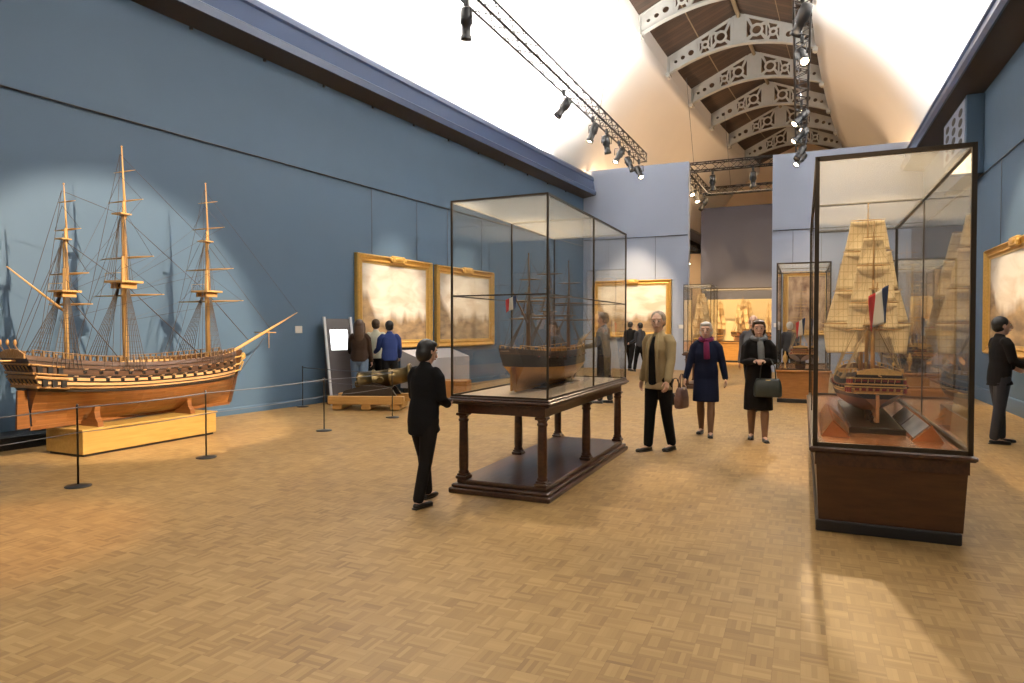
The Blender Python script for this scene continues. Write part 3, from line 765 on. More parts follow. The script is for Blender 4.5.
    # stern gallery: rows of windows over carved sills, on the transom and wrapped on both quarters
    if P.get('gallery', True):
        sg = MB()
        rows = [(.56, .69), (.75, .87)]
        for u0, u1 in rows:
            for u, thk in ((u0, .018), (u1, .014)):
                p = hp(0, u); sg.bb(p[0]-.025*D-.004, p[0]+.008, -p[1]*1.03, p[1]*1.03, p[2]-thk*D, p[2]+thk*D, mi=0)
            q0, q1 = hp(0, u0), hp(0, u1); n_ = P.get('nwin', 7); wy = hp(0, (u0+u1)/2)[1]
            for k in range(n_):
                y = (k+.5-n_/2)/n_*2*wy*.95; hw = wy/n_*.62
                A = (q0[0]-.004, q0[2]+.035*D); Bq = (q1[0]-.004, q1[2]-.03*D)
                sg.add([(A[0], y-hw, A[1]), (A[0], y+hw, A[1]), (Bq[0], y+hw, Bq[1]), (Bq[0], y-hw, Bq[1]), (A[0]+.01, y-hw, A[1]), (A[0]+.01, y+hw, A[1]), (Bq[0]+.01, y+hw, Bq[1]), (Bq[0]+.01, y-hw, Bq[1])],
                       [(0, 3, 2, 1), (4, 5, 6, 7), (0, 1, 5, 4), (1, 2, 6, 5), (2, 3, 7, 6), (3, 0, 4, 7)], 1)
                yy = y+wy/n_; sg.tube([(A[0]-.002, yy, A[1]), (Bq[0]-.002, yy, Bq[1])], .012*D, 4, mi=0)
            for s in (-1, 1):       # quarter galleries
                for k in range(3):
                    a = .018+k*.03; pa = hp(a, (u0+u1)/2)
                    sg.bb(pa[0]-.009*L, pa[0]+.009*L, s*(pa[1]+.012*B)-.016*B, s*(pa[1]+.012*B)+.016*B, hp(a, u0)[2]+.02*D, hp(a, u1)[2]-.02*D, mi=1)
                for u in (u0, u1):
                    pts = [(hp(a, u)[0], s*(hp(a, u)[1]+.018*B), hp(a, u)[2]) for a in (0, .03, .06, .095)]
                    sg.tube(pts, .018*D, 6, mi=0)
        p = hp(0, 1)
        sg.loft([[(p[0]-.012, y, p[2]-.06*D), (p[0]+.01, y, p[2]-.06*D), (p[0]+.01, y, p[2]+.09*D*(1-(y/(p[1]*1.05))**2)), (p[0]-.012, y, p[2]+.09*D*(1-(y/(p[1]*1.05))**2))] for y in [p[1]*1.0*(k/6-1) for k in range(13)]], mi=0, smooth=False)
        for y in (-p[1]*.6, 0, p[1]*.6): sg.tube([(p[0], y, p[2]+.04*D), (p[0]-.015*L, y, p[2]+.15*D)], .006*D+.001, 5, mi=0); sg.ell((p[0]-.015*L, y, p[2]+.19*D), (.025*D, .025*D, .05*D), 8, 6, mi=0)
        sg.build('stern_gallery', [M[P.get('galm', 'gold')], M[P.get('winm', 'dark')]], t)
    # figurehead and head rails
    hd = MB(); pb = hp(1, 1)
    for s in (-1, 1):
        for u in (.62, .74, .88):
            a = hp(.955, u); hd.tube([(a[0], s*a[1], a[2]), (pb[0]+.015*L, s*.06*B, u*zr(1)), (pb[0]+.05*L, s*.01*B, (u*.6+.40)*zr(1))], [.02*D, .018*D, .012*D], 5)
    hd.ell((pb[0]+.05*L, 0, zr(1)*.88), (.016*L, .03*B, .08*D), 8, 6); hd.build('figurehead', M['gold'], t)
    # spars
    S = M[P.get('sparm', 'spar')]; R0 = P.get('mr', .014)*L*.55
    bs = MB(); b0 = Vector((L*.90, 0, zd(.93)+.02)); b1 = Vector((L+P.get('bsx', .42)*L, 0, zd(.93)+P.get('bsz', .22)*L)); 
    bs.tube([b0, b0.lerp(b1, .55), b1], [R0*1.1, R0*.85, R0*.3], 8)
    yb = b0.lerp(b1, .55); bs.tube([yb+Vector((0, -.28*B, -.01)), yb+Vector((0, .28*B, -.01))], R0*.35, 6)
    bs.tube([b0.lerp(b1, .6), b0.lerp(b1, .6)+Vector((0, 0, -.10*L))], R0*.3, 5); bs.build('bowsprit', S, t)
    rope = MB(); rr = P.get('rr', .0022)
    prev = None; tops = []
    for mi_, mm in enumerate(P['masts']):
        a, H, ys = mm['t'], mm['H'], mm['yards']
        x = a*L; z0 = zd(a)-.02; k = mm.get('k', 1)
        top1 = mm.get('top', ys[0][0]+.03); rk = mm.get('rake', -.02)
        def mx(z, x=x, rk=rk, z0=z0): return x + rk*(z-z0)
        m_ = MB(); zt = top1
        m_.tube([(mx(z0), 0, z0), (mx(zt), 0, zt), (mx(zt+.10*H), 0, zt+.10*H)], [R0*1.25*k, R0*1.0*k, R0*.7*k], 10)
        zt2 = mm.get('top2', ys[1][0]+.35*(ys[2][0]-ys[1][0]) if len(ys) > 2 else H*.8)
        m_.tube([(mx(zt)+R0*1.4, 0, zt-.01*H), (mx(zt2)+R0, 0, zt2), (mx(zt2)+R0, 0, zt2+.05*H)], [R0*.8*k, R0*.62*k, R0*.5*k], 8)
        m_.tube([(mx(zt2)+R0*1.8, 0, zt2-.01*H), (mx(H)+R0, 0, H)], [R0*.55*k, R0*.2*k], 8)
        m_.ell((mx(H)+R0, 0, H), (R0*.45,)*3, 8, 6)
        mast = m_.build('mast', S, t)
        tp = MB(); tw = mm.get('tw', .30*B)
        tp.bbv(mx(zt)-tw*.42, mx(zt)+tw*.42, -tw/2, tw/2, zt, zt+.008*H, .002)
        tp.bb(mx(zt)-tw*.3, mx(zt)+tw*.3, -tw*.30, -tw*.24, zt-.02*H, zt); tp.bb(mx(zt)-tw*.3, mx(zt)+tw*.3, tw*.24, tw*.30, zt-.02*H, zt)
        tp.bb(mx(zt2)-tw*.22, mx(zt2)+tw*.22, -tw*.25, tw*.25, zt2, zt2+.005*H)
        for q in (-1, 1): tp.tube([(mx(zt)-tw*.4, q*tw*.45, zt), (mx(zt)-tw*.4, q*tw*.45, zt+.035*H)], .002, 4)
        tp.tube([(mx(zt)-tw*.4, -tw*.45, zt+.035*H), (mx(zt)-tw*.4, tw*.45, zt+.035*H)], .0025, 4); tp.tube([(mx(zt), 0, zt), (mx(zt2), 0, zt2)], R0*.4, 4)
        tp.build('mast_top', S, mast)
        for (yz, yl) in ys:
            y_ = MB(); xo = mx(yz)+R0*2.1; r_ = R0*.5*min(1.0, yl/ys[0][1]+.25)
            y_.tube([(xo, -yl/2, yz), (xo, -yl*.2, yz), (xo, yl*.2, yz), (xo, yl/2, yz)], [r_*.4, r_, r_, r_*.4], 8)
            y_.build('yard', S, mast)
        # rigging
        p = hp(a, .86); n_ = P.get('nsh', 7)
        for s in (-1, 1):
            lo = []; hi_p = (mx(zt), s*tw*.18, zt+.01*H)
            for q in range(n_):
                ax = a-.005-(.013*L/L)*q*1.05*(1.2 if L < 2.5 else 1.0); pp = hp(ax, .86)
                lo.append((pp[0], s*(pp[1]+.035*B), pp[2]))
                rope.tube([lo[-1], hi_p], rr, 4, caps=False)
            if hi > 1:
                for z in range(1, 15):
                    f = z/16; A = Vector(lo[0]).lerp(Vector(hi_p), f); Bq = Vector(lo[-1]).lerp(Vector(hi_p), f)
                    rope.tube([A, Bq], rr*.6, 3, caps=False)
            for q in range(4):
                rope.tube([(mx(zt)-tw*.3*q/3, s*tw*.5, zt), (mx(zt2), s*tw*.1, zt2)], rr*.8, 4, caps=False)
            for q, zz in enumerate((zt2, H*.97, zt2)):
                pp = hp(max(.02, a-.11-.03*q), .9); rope.tube([(pp[0], s*pp[1], pp[2]), (mx(zz), 0, zz)], rr*.8, 4, caps=False)
            for (yz, yl), (yz2, _) in zip(ys[:-1], ys[1:]):
                rope.tube([(mx(yz)+R0*2, s*yl*.48, yz), (mx(yz2), 0, yz2-.02*H)], rr*.6, 3, caps=False)
                if prev: rope.tube([(mx(yz)+R0*2, s*yl*.48, yz), (prev[0], s*.01, min(prev[1], yz*.8))], rr*.55, 3, caps=False)
        tops.append((mx, zt, zt2, H)); prev = (mx(zt), zt)
    # fore and aft stays
    for q in range(len(tops)):
        mx, zt, zt2, H = tops[q]
        if q+1 < len(tops):
            nx = tops[q+1][0]; xf = nx(zd(.5))
            ends = [(nx(zd(.5)+.1), zd(.6)+.05*D), (nx(tops[q+1][1]), tops[q+1][1]), (nx(tops[q+1][2]), tops[q+1][2])]
        else:
            ends = [((b0.lerp(b1, .35)).x, b0.lerp(b1, .35).z), ((b0.lerp(b1, .62)).x, b0.lerp(b1, .62).z), (b1.x, b1.z)]
        for (ex, ez), zz, k in zip(ends, (zt, zt2, H*.97), (1.5, 1, .8)):
            rope.tube([(mx(zz), 0, zz), (ex, 0, ez)], rr*k, 4, caps=False)
    for k in (.3, .62): q = b0.lerp(b1, k); rope.tube([q, (L*.985, 0, .45*D)], rr*1.2, 4, caps=False)
    rg = rope.build('rigging', M[P.get('ropem', 'rope')], t); rg['kind'] = 'stuff'
    # gaff and boom on the mizzen
    mx, zt, zt2, H = tops[0]; gz = P.get('gaffz', zt*.92)
    gf = MB(); g0 = Vector((mx(gz)-R0, 0, gz)); g1 = g0+Vector((-P.get('gl', .2)*L, 0, P.get('gl', .2)*L*.78)); gf.tube([g0, g1], [R0*.6, R0*.25], 6)
    gf.build('gaff', S, t)
    bz = zd(.1)+.14*D
    if P.get('boom', True):
        MB().tube([(mx(bz), 0, bz), (-.16*L, 0, bz+.03*D)], [R0*.6, R0*.3], 6).build('boom', S, t)
    if P.get('boats'):
        for (a, s) in ((.5, 0),):
            bt = MB(); x = a*L; z = zd(a)+.09*D; l = .13*L
            bt.loft([[(x+l*(k/6-1)*1.0, y*(1-(k/6-1)**2)**.5*.09*B+0, z+.0) if False else (x+l*(k/6-1), y*max(.03, (1-abs(k/6-1)**2.2))*.12*B, z+zz*.08*D) for y, zz in ((-1, 1), (-.75, .2), (0, -.1), (.75, .2), (1, 1))] for k in range(13)], smooth=True)
            bt.build('ship_boat', M['spar'], t)
    # sails
    if P.get('sails'):
        for mm, (mx, zt, zt2, H) in zip(P['masts'], tops):
            ys = mm['yards']
            seq = [(yz, yl) for yz, yl in ys]
            low = [(zd(mm['t'])+.42*(seq[0][0]-zd(mm['t'])), seq[0][1]*.96)] + seq[:-1]
            if mm.get('nocourse'): it = list(zip(low, seq))[1:]
            else: it = list(zip(low, seq))
            for (lz, ll), (uz, ul) in it:
                sl = MB(); nn, mm_ = 12, 9; grid = []
                for r_ in range(mm_+1):
                    v = r_/mm_; z = uz-.006-(uz-lz-.014)*v; w_ = (ul*.94*(1-v)+ll*.90*v)
                    row = []
                    for c in range(nn+1):
                        u = c/nn*2-1
                        bl = (1-u*u)**.7*math.sin(math.pi*min(1, v*.9+.08))*.16*(uz-lz)+.012
                        zz = z + (.05*(uz-lz)*(1-u*u) if v > .99 else 0)*1.0
                        row.append((mx(z)+R0*2.6+bl, u*w_/2, zz + .012*math.sin(u*9+v*5)*(uz-lz)*.3))
                    grid.append(row)
                sl.loft(grid, closed=False); o = sl.build('sail', M['sail'], t)
                s_ = o.modifiers.new('t', 'SOLIDIFY'); s_.thickness = .003
        # jibs
        mx, zt, zt2, H = tops[-1]
        for k, zz in ((.55, zt2*.98), (.98, H*.93)):
            q = b0.lerp(b1, k); A = Vector((mx(zz), 0, zz)); Cc = Vector((mx(zt*.7)+.05*L, .05*B, zd(.9)+.12*D+(k-.5)*.1))
            jb = MB(); g_ = []
            for r_ in range(8):
                v = r_/7; a_ = A.lerp(q, v*.93+.05); g_.append([a_.lerp(Cc.lerp(A, 1-v), 0 if False else c/5*.85) + Vector((0, .03*math.sin(math.pi*c/5)*v, 0)) for c in range(6)])
            jb.loft(g_, closed=False); o = jb.build('jib', M['sail'], t); s_ = o.modifiers.new('t', 'SOLIDIFY'); s_.thickness = .002
        # spanker
        sp_ = MB(); g_ = []
        for r_ in range(8):
            v = r_/7; A = Vector((mx(0), 0, 0)); 
            m0 = tops[0][0]; lo_, hi_ = bz+.03, gz
            z = lo_+(hi_-lo_)*v; left = Vector((m0(z)-R0, 0, z)); ln = (.20*(1-v)+P.get('gl', .2)*.9*v)*L
            g_.append([left+Vector((-ln*c/6, .03*math.sin(math.pi*c/6), ln*c/6*.78*v)) for c in range(7)])
        sp_.loft(g_, closed=False)
        if P.get('spanker', True): o = sp_.build('spanker_sail', M['sail'], t); s_ = o.modifiers.new('t', 'SOLIDIFY'); s_.thickness = .002
    if P.get('flag'):
        fw, fh, mode = P['flag']; fo = bpy.data.meshes.new('flag'); nx_, nz_ = 24, 12; vs = []; uv = []
        gtop = g0.lerp(g1, .92)
        for j in range(nz_+1):
            for i in range(nx_+1):
                u, v = i/nx_, j/nz_
                fold = math.sin(u*9+v*2)*.05*fh*(.3+v)
                # hangs limp from the gaff: hoist along top, fly falls
                vs.append((gtop.x-.02*L-u*fw*.55+fold*.5, (u-.5)*fw*.55+fold, gtop.z-v*fh-u*fw*.35)); uv.append((u, v))
        fs = [(j*(nx_+1)+i, j*(nx_+1)+i+1, (j+1)*(nx_+1)+i+1, (j+1)*(nx_+1)+i) for j in range(nz_) for i in range(nx_)]
        fo.from_pydata(vs, [], fs); ul = fo.uv_layers.new()
        for pl in fo.polygons:
            pl.use_smooth = True
            for li in pl.loop_indices: ul.data[li].uv = uv[fo.loops[li].vertex_index]
        fo.materials.append(M['flag']); o = bpy.data.objects.new('flag', fo); COL.objects.link(o); o.parent = t
        s_ = o.modifiers.new('t', 'SOLIDIFY'); s_.thickness = .002
    return t

BIG = dict(L=3.10, B=.84, D=.72, sa=.20, sb=.13, rake=.06, ov=.045, fitm='spar_mid', detail=2, bsx=.452, bsz=.25,
    mats=[M['hull_orange'], M['hull_black'], M['hull_brown'], M['hull_pale']],
    bands=[(.50, 0), (.54, 1), (.58, 0), (.64, 3), (.67, 1), (.735, 3), (.76, 1), (.83, 2), (1, 2)],
    wales=[(.52, .014), (.60, .008), (.665, .012), (.755, .01), (.86, .008), (.93, .006)], galm='gold_dull',
    ports=[(.70, 15, .12, .93, .040), (.815, 14, .16, .90, .040)], lidm='hull_pale', railm=3, inm=2,
    masts=[dict(t=.155, H=2.92, yards=[(1.455, .84), (1.83, .74), (2.37, .5), (2.71, .32)], top=1.60, top2=2.24, tw=.28, k=.9),
           dict(t=.403, H=3.56, yards=[(1.60, 1.36), (2.10, 1.02), (2.85, .68), (3.24, .42)], top=1.76, top2=2.66, tw=.36, k=1.2),
           dict(t=.832, H=3.34, yards=[(1.57, 1.34), (2.05, .98), (2.67, .66), (3.06, .40)], top=1.70, top2=2.46, tw=.34, k=1.15)],
    gl=.20, gaffz=1.38, rr=.0042, nsh=8, boats=True, mr=.016, ropem='rope_dark')
ship('ship_model', 'largest warship model, varnished hull and bare yards, on the oak stand', BIG, (-8.25, 4.72, .385), R(90))
# oak stand with two cradles
st = thing('ship_stand', 'long low yellow oak stand under the largest ship model', 'stand', (-8.2, 6.1, 0))
MB().bbv(-.36, .34, -.98, .98, .03, .31, .006).build('stand_box', M['oak'], st)
MB().bbv(-.375, .355, -.995, .995, .31, .335, .004).build('stand_top', M['oak'], st)
MB().bb(-.33, .31, -.95, .95, 0, .03).build('stand_recess', M['skirt'], st)
for y in (-.72, .62):
    c = MB()
    for s in (-1, 1):
        pts = [(.03, .335), (.03, .37)] 
        out = [(.0, .335), (.34, .335), (.33, .39), (.285, .44), (.27, .52), (.285, .60), (.25, .60), (.2, .50), (.1, .415), (.0, .385)]
        o1 = [(s*x-.05, y-.035, z) for x, z in out]; o2 = [(s*x-.05, y+.035, z) for x, z in out]
        c.loft([o1, o2], smooth=False)
    fix_normals(c.build('cradle', M['hull_orange'], st))
MID = dict(sw=.56, estern=1.4, ebow=.8, gallery=False, L=2.02, B=.50, D=.36, sa=.14, sb=.12, rake=.14, ov=.08, detail=1, bsx=.26, bsz=.12,
    mats=[M['copper'], M['hull_black'], M['hull_brown'], M['hull_black']], sparm='spar_mid', galm='gold_dull',
    bands=[(.58, 0), (.78, 1), (.84, 3), (1, 2)], wales=[(.60, .02), (.80, .015)], ports=[(.80, 10, .12, .9, .018)],
    masts=[dict(t=.18, H=1.36, yards=[(.70, .46), (.88, .36), (1.1, .24)], top=.74, tw=.12),
           dict(t=.47, H=1.46, yards=[(.74, .60), (.94, .46), (1.2, .3)], top=.78, tw=.15),
           dict(t=.80, H=1.40, yards=[(.70, .56), (.90, .42), (1.14, .28)], top=.75, tw=.14)],
    flag=None, gl=.18, gaffz=.66, rr=.0024, nsh=7, mr=.018)
MID['flag'] = (.14, .12, 0)
ship('ship_model', 'dark hulled model with golden bottom and bare masts inside the long table case', MID, (-2.56, 5.86, .945), R(90))
cr_ = MB(); cr_.bbv(-.14, .14, -.55, .6, .916, .934, .004)
for y in (-.35, .4): cr_.bbv(-.1, .1, y-.015, y+.015, .934, .99, .004)
tag(cr_.build('model_cradle', M['mahog'], None, (-2.56, 6.9, 0)), 'dark wooden cradle board under the golden bottomed model', 'stand')

SAIL = dict(L=2.15, B=.60, D=.375, sa=.16, sb=.10, rake=.12, ov=.07, detail=1, bsx=.28, bsz=.14,
    mats=[M['copper2'], M['hull_black'], M['hull_brown'], M['gold']],
    bands=[(.46, 0), (.58, 1), (.64, 3), (.72, 2), (.78, 1), (1, 1)], wales=[(.62, .010), (.73, .010), (.9, .008)], walem='gold_dull', winm='hull_red', galm='gold',
    ports=[(.68, 11, .12, .9, .022)], nwin=7,
    masts=[dict(t=.20, H=1.72, yards=[(.76, .5), (1.0, .44), (1.33, .3), (1.58, .18)], top=.80, tw=.16, nocourse=True),
           dict(t=.50, H=1.98, yards=[(.82, .88), (1.14, .66), (1.52, .48), (1.82, .34)], top=.88, tw=.2),
           dict(t=.82, H=1.88, yards=[(.78, .86), (1.08, .66), (1.46, .48), (1.74, .32)], top=.84, tw=.2)],
    sails=True, flag=(.30, .30, 0), gl=.17, gaffz=.92, rr=.0018, nsh=6, ropem='rope_gold', spanker=False)
for m_ in SAIL['masts']:
    m_['H'] *= 1.04; m_['top'] *= 1.04; m_['yards'] = [(a*1.045, b*.94) for a, b in m_['yards']]
ship('ship_model', 'three masted model with full cream sails and tricolour flag', SAIL, (.59, 6.5, .74), R(90))
# dark display board with two sloped label ramps
bd = MB(); bd.bbv(-.2, .2, -1.15, 1.15, 0, .05, .004); bd.bb(-.21, .21, -1.16, -1.15, .0, .045)
o = bd.build('display_board', M['hull_black'], None, (.575, 7.45, .659)); tag(o, 'dark board under the full sailed model', 'board')
ck = MB()
for y in (-.6, .6): ck.bbv(-.05, .05, y-.02, y+.02, .05, .14, .004)
ck.bb(-.02, .02, -.8, .8, .05, .095)
ck.build('keel_block', M['mahog'], o)
for s, nm in ((-1, 'sloped orange wood label ramp on the hall centre flank of the full sailed model'), (1, 'sloped wooden ramp with a grey text panel beside the full sailed model')):
    rp = MB(); yy = (-.75, .7)
    sec = [(s*.215, 0), (s*.43, 0), (s*.35, .13)]
    rp.loft([[(x, y, z) for x, z in sec] for y in yy], smooth=False)
    o = fix_normals(rp.build('label_ramp', M['case_floor'], None, (.575, 6.75, .659))); tag(o, nm, 'label stand')
    pn = MB(); a = Vector((s*.225, 0, .012)); b_ = Vector((s*.345, 0, .13)); d = (b_-a).normalized(); n_ = Vector((-s*d.z*1, 0, abs(d.x)))
    q = [a+d*.01, b_-d*.01]
    for yr in ((-.70, .0), (.06, .65)):
        vs = []
        for h in (.001, .006):
            for p_, y in ((q[0], yr[0]), (q[1], yr[0]), (q[1], yr[1]), (q[0], yr[1])): vs.append(p_+n_*h+Vector((0, y, 0)))
        pn.add(vs, [(3, 2, 1, 0), (4, 5, 6, 7), (0, 1, 5, 4), (1, 2, 6, 5), (2, 3, 7, 6), (3, 0, 4, 7)])
    pp = fix_normals(pn.build('text_panel', M['grey'] if s > 0 else M['case_floor'], o))

SMALL = dict(SAIL); SMALL.update(detail=0, ports=[], nsh=4, rr=.003, flag=(.26, .26, 0))
BARE = dict(SMALL); BARE.update(sails=False, flag=(.4, .4, 0), mats=[M['hull_brown'], M['hull_black'], M['hull_brown'], M['gold']])
GOLD = dict(SMALL); GOLD.update(flag=None, mats=[M['hull_pale'], M['hull_brown'], M['hull_pale'], M['gold']], rr=.006)
ship('ship_model', 'small dark bare masted model with a flag in the smaller wooden based case', BARE, (-.05, 15.2, .80), R(90), .82)
sm = MB(); sm.bbv(-.1, .1, -.7, .7, 0, .10, .005); tag(sm.build('model_plinth', M['mahog'], None, (-.05, 16.0, .69)), 'low dark plinth under the small flagged model', 'stand')
for x in (-.34, .25):
    u = MB(); u.lathe([(.035, 0), (.04, .015), (.015, .03), (.014, .12), (.035, .15), (.05, .2), (.045, .27), (.02, .31), (.012, .36), (.003, .38)], 14)
    tag(u.build('brass_finial', M['gold'], None, (x, 15.0, .69)), 'small gold urn ornament %s the small flagged model' % ('on the passage flank of' if x < 0 else 'on the far flank of'), 'ornament')
ship('ship_model', 'gold lit model with full sails in the narrow tall table case', GOLD, (-2.46, 17.35, .93), R(90), .50).scale = (.5, .6, .8)
for x, y, nm in ((-4.1, 32.0, 'gold sailing model nearest the cream wall in the wide glowing case'),
                 (-2.85, 32.0, 'gold sailing model in the middle of the wide glowing case'),
                 (-1.55, 32.0, 'gold sailing model at the grey partition end of the wide glowing case')):
    ship('ship_model', nm, dict(GOLD, ropem='rope_gold'), (x, y-.5, .95), R(62), 1).scale = (.62, .8, 1.0)
ship('ship_model', 'bare masted ship model on a pale stand beyond the full sailed model', dict(SAIL, detail=0, sails=False, flag=None, nsh=4, mats=[M['hull_brown'], M['hull_brown'], M['hull_pale'], M['gold']]), (1.6, 11.85, .83), R(90), 1.05)
sb_ = MB(); sb_.bbv(-.22, .22, -.9, .9, 0, .13, .005); tag(sb_.build('model_plinth', M['oak'], None, (1.6, 13.0, .63)), 'pale oak plinth under the many ported model by the wall', 'stand')

# ------------------------------------------------------------------ rope barrier
PO = [(-6.42, 2.3), (-6.48, 4.17), (-6.52, 5.72), (-6.60, 7.94), (-6.5, 9.6), (-9.0, 10.2)]
nm = ['beyond the frame edge', 'in front of the oak stand, by its stern end', 'in front of the oak stand, by its bow end', 'on the open floor past the bowsprit', 'by the muzzle side of the cannon', 'close to the blue wall before the kiosk']
for (x, y), n_ in zip(PO, nm):
    if y < 3: continue
    t = thing('stanchion', 'thin dark barrier post '+n_, 'stanchion', (x, y, 0), group='posts of the rope barrier')
    MB().lathe([(.115, 0), (.118, .006), (.11, .014), (.05, .02), (.02, .026)], 24).build('base', M['stan'], t)
    MB().lathe([(.0095, .024), (.0095, .775), (.012, .78), (.012, .80), (.006, .806)], 12).build('pole', M['stan'], t)
for z, lab in ((.775, 'upper grey cord strung between the barrier posts'), (.53, 'lower grey cord strung between the barrier posts')):
    pts = []
    for (a, b_) in zip(PO[:-1], PO[1:]):
        for k in range(8):
            f = k/8; pts.append((a[0]+(b_[0]-a[0])*f+.013, a[1]+(b_[1]-a[1])*f, z-.015*math.sin(math.pi*f)))
    pts.append((PO[-1][0], PO[-1][1], z))
    tag(MB().tube(pts, .007 if z > .6 else .004, 6).build('barrier_cord', M['cord']), lab, 'cord')

# ------------------------------------------------------------------ kiosk, cannon, plinths
k_ = thing('information_kiosk', 'slanted dark information kiosk with a lit white screen by the blue wall', 'kiosk', (-8.66, 10.95, 0), R(-8))
lean = Matrix.Rotation(R(-10), 3, 'X')
sidep = [(-.15, 0), (.30, 0), (.12, 1.72), (-.42, 1.72)]   # (y, z): leaning back toward camera top
def kp(x, y, z): return (x, y, z)
bdy = MB(); bdy.loft([[(-.26, y, z) for y, z in ((-.20, 0), (.12, 0), (.30, 1.70), (.17, 1.74))], [(.26, y, z) for y, z in ((-.20, 0), (.12, 0), (.30, 1.70), (.17, 1.74))]], smooth=False)
k_.rotation_euler.z = R(62)
fix_normals(bdy.build('kiosk_body', plain('dark_kiosk_laminate', (.045, .035, .035), .4), k_))
for s in (-1, 1):
    e = MB(); e.loft([[(s*.285+dx, y, z) for dx, y in ((-.022, y0), (.022, y0), (.022, y0+.05), (-.022, y0+.05))] for y0, z in ((-.23, 0), (.15, 1.78))], smooth=False)
    fix_normals(e.build('kiosk_edge', M['edge'], k_))
sc_ = MB(); 
def face(z, off): return -.20+.37*(z/1.74)-off
vs = [(-.19, face(1.10, .012), 1.10), (.19, face(1.10, .012), 1.10), (.19, face(1.52, .012), 1.52), (-.19, face(1.52, .012), 1.52)]
vs += [(x, y+.01, z) for x, y, z in vs]
sc_.add(vs, [(0, 1, 2, 3), (7, 6, 5, 4), (0, 4, 5, 1), (1, 5, 6, 2), (2, 6, 7, 3), (3, 7, 4, 0)]); sc_.build('screen', M['screen'], k_)

ca = thing('cannon', 'bronze cannon barrel lying on a low orange oak carriage before the visitors', 'cannon', (-7.6, 10.5, 0), R(20))
for x in (-.55, .0, .55): MB().bbv(x-.09, x+.09, -.34, .34, .02, .12, .006).build('cross_beam', M['oak_x'], ca)
for y in (-.3, .3): MB().bbv(-.72, .72, y-.075, y+.075, .12, .27, .008).build('side_beam', M['oak_x'], ca)
for y in (-.2, .2): 
    cb = MB(); cb.loft([[(x, y-.04, z) for x, z in ((-.5, .27), (.55, .27), (.45, .42), (.1, .52), (-.45, .36))], [(x, y+.04, z) for x, z in ((-.5, .27), (.55, .27), (.45, .42), (.1, .52), (-.45, .36))]], smooth=False)
    fix_normals(cb.build('cheek', M['hull_black'], ca))
rt = Matrix.Rotation(R(79), 3, 'Y')
cn = MB(); cn.lathe([(.02, -.80), (.055, -.77), (.06, -.73), (.03, -.70), (.1, -.69), (.185, -.66), (.19, -.62), (.175, -.60), (.17, -.3), (.18, -.29), (.18, -.26), (.155, -.25), (.14, .1), (.15, .11), (.15, .14), (.13, .15), (.12, .5), (.13, .56), (.165, .60), (.168, .66), (.15, .67), (.07, .672), (.065, .55)], 28, (.30, 0, .58), rot=rt @ Matrix.Diagonal((1.2, 1.2, .78)))
cn.tube([(.25, -.28, .57), (.25, .28, .57)], .055, 12)
cn.build('barrel', M['bronze'], ca)
g = thing('display_desk', 'pale grey low desk against the blue wall beneath the paintings', 'desk', (xl(14.35)+.42, 14.35, 0), -aw)
MB().loft([[(x, y, z) for x, z in ((-.3, .12), (.3, .12), (.3, .82), (-.3, 1.02))] for y in (-1.05, 1.05)], smooth=False).build('desk_body', M['grey'], g)
fix_normals(g.children[0])
MB().bb(-.26, .24, -1.0, 1.0, 0, .12).build('desk_plinth', M['skirt'], g)
t = MB(); t.bbv(-.3, .3, -.25, .25, 0, .42, .008); tag(t.build('oak_block', M['base_wood2'], None, (-6.9, 12.6, 0), R(15)), 'low orange wooden block on the floor behind the woman in black', 'block')

# ------------------------------------------------------------------ lighting trusses and lamps
def truss(label, p0, p1, w_=.30, cat='truss', r=.024):
    p0, p1 = Vector(p0), Vector(p1); d = (p1-p0); Ln = d.length; d.normalize(); side = Vector((d.y, -d.x, 0)).normalized(); up = Vector((0, 0, 1))
    t = thing('lighting_truss', label, cat, p0)
    cs = [(-w_/2, -w_/2), (w_/2, -w_/2), (w_/2, w_/2), (-w_/2, w_/2)]
    off = lambda a, b_: side*a+up*b_
    for a, b_ in cs: MB().tube([off(a, b_), off(a, b_)+d*Ln], r, 8).build('chord', M['truss'], t)
    br = MB(); n_ = max(2, int(Ln/.32))
    for k in range(n_):
        A, Bq = d*(Ln*k/n_), d*(Ln*(k+1)/n_)
        for i in range(4):
            c0, c1 = cs[i], cs[(i+1) % 4]
            if k % 2: c0, c1 = c1, c0
            br.tube([off(*c0)+A, off(*c1)+Bq], r*.45, 5, caps=False)
    for A in (d*0, d*Ln):
        for i in range(4): br.tube([off(*cs[i])+A, off(*cs[(i+1) % 4])+A], r*.6, 5, caps=False)
    br.build('lattice', M['truss'], t)
    return t
TZ = 7.62
truss('long black lighting truss over the blue wall side of the hall', (-5.75, 1.5, TZ), (-5.3, 23.6, TZ), .28)
truss('long black lighting truss running straight over the wooden based cases', (.0, 1.5, TZ), (-.12, 24.2, TZ), .30)
truss('nearer black truss crossing the passage behind the partitions', (-5.6, 26.2, 7.72), (-1.0, 26.2, 7.72), .3)
truss('farther black truss crossing the passage above the slate wall', (-4.1, 31.0, 7.72), (-.6, 31.0, 7.72), .3)
truss('short black truss joining the two crossing trusses', (-4.25, 26.5, 7.72), (-4.1, 30.7, 7.72), .3)
truss('low black truss deep in the passage beside the slate wall', (-6.8, 29.5, 5.6), (-4.9, 33.2, 5.4), .26)
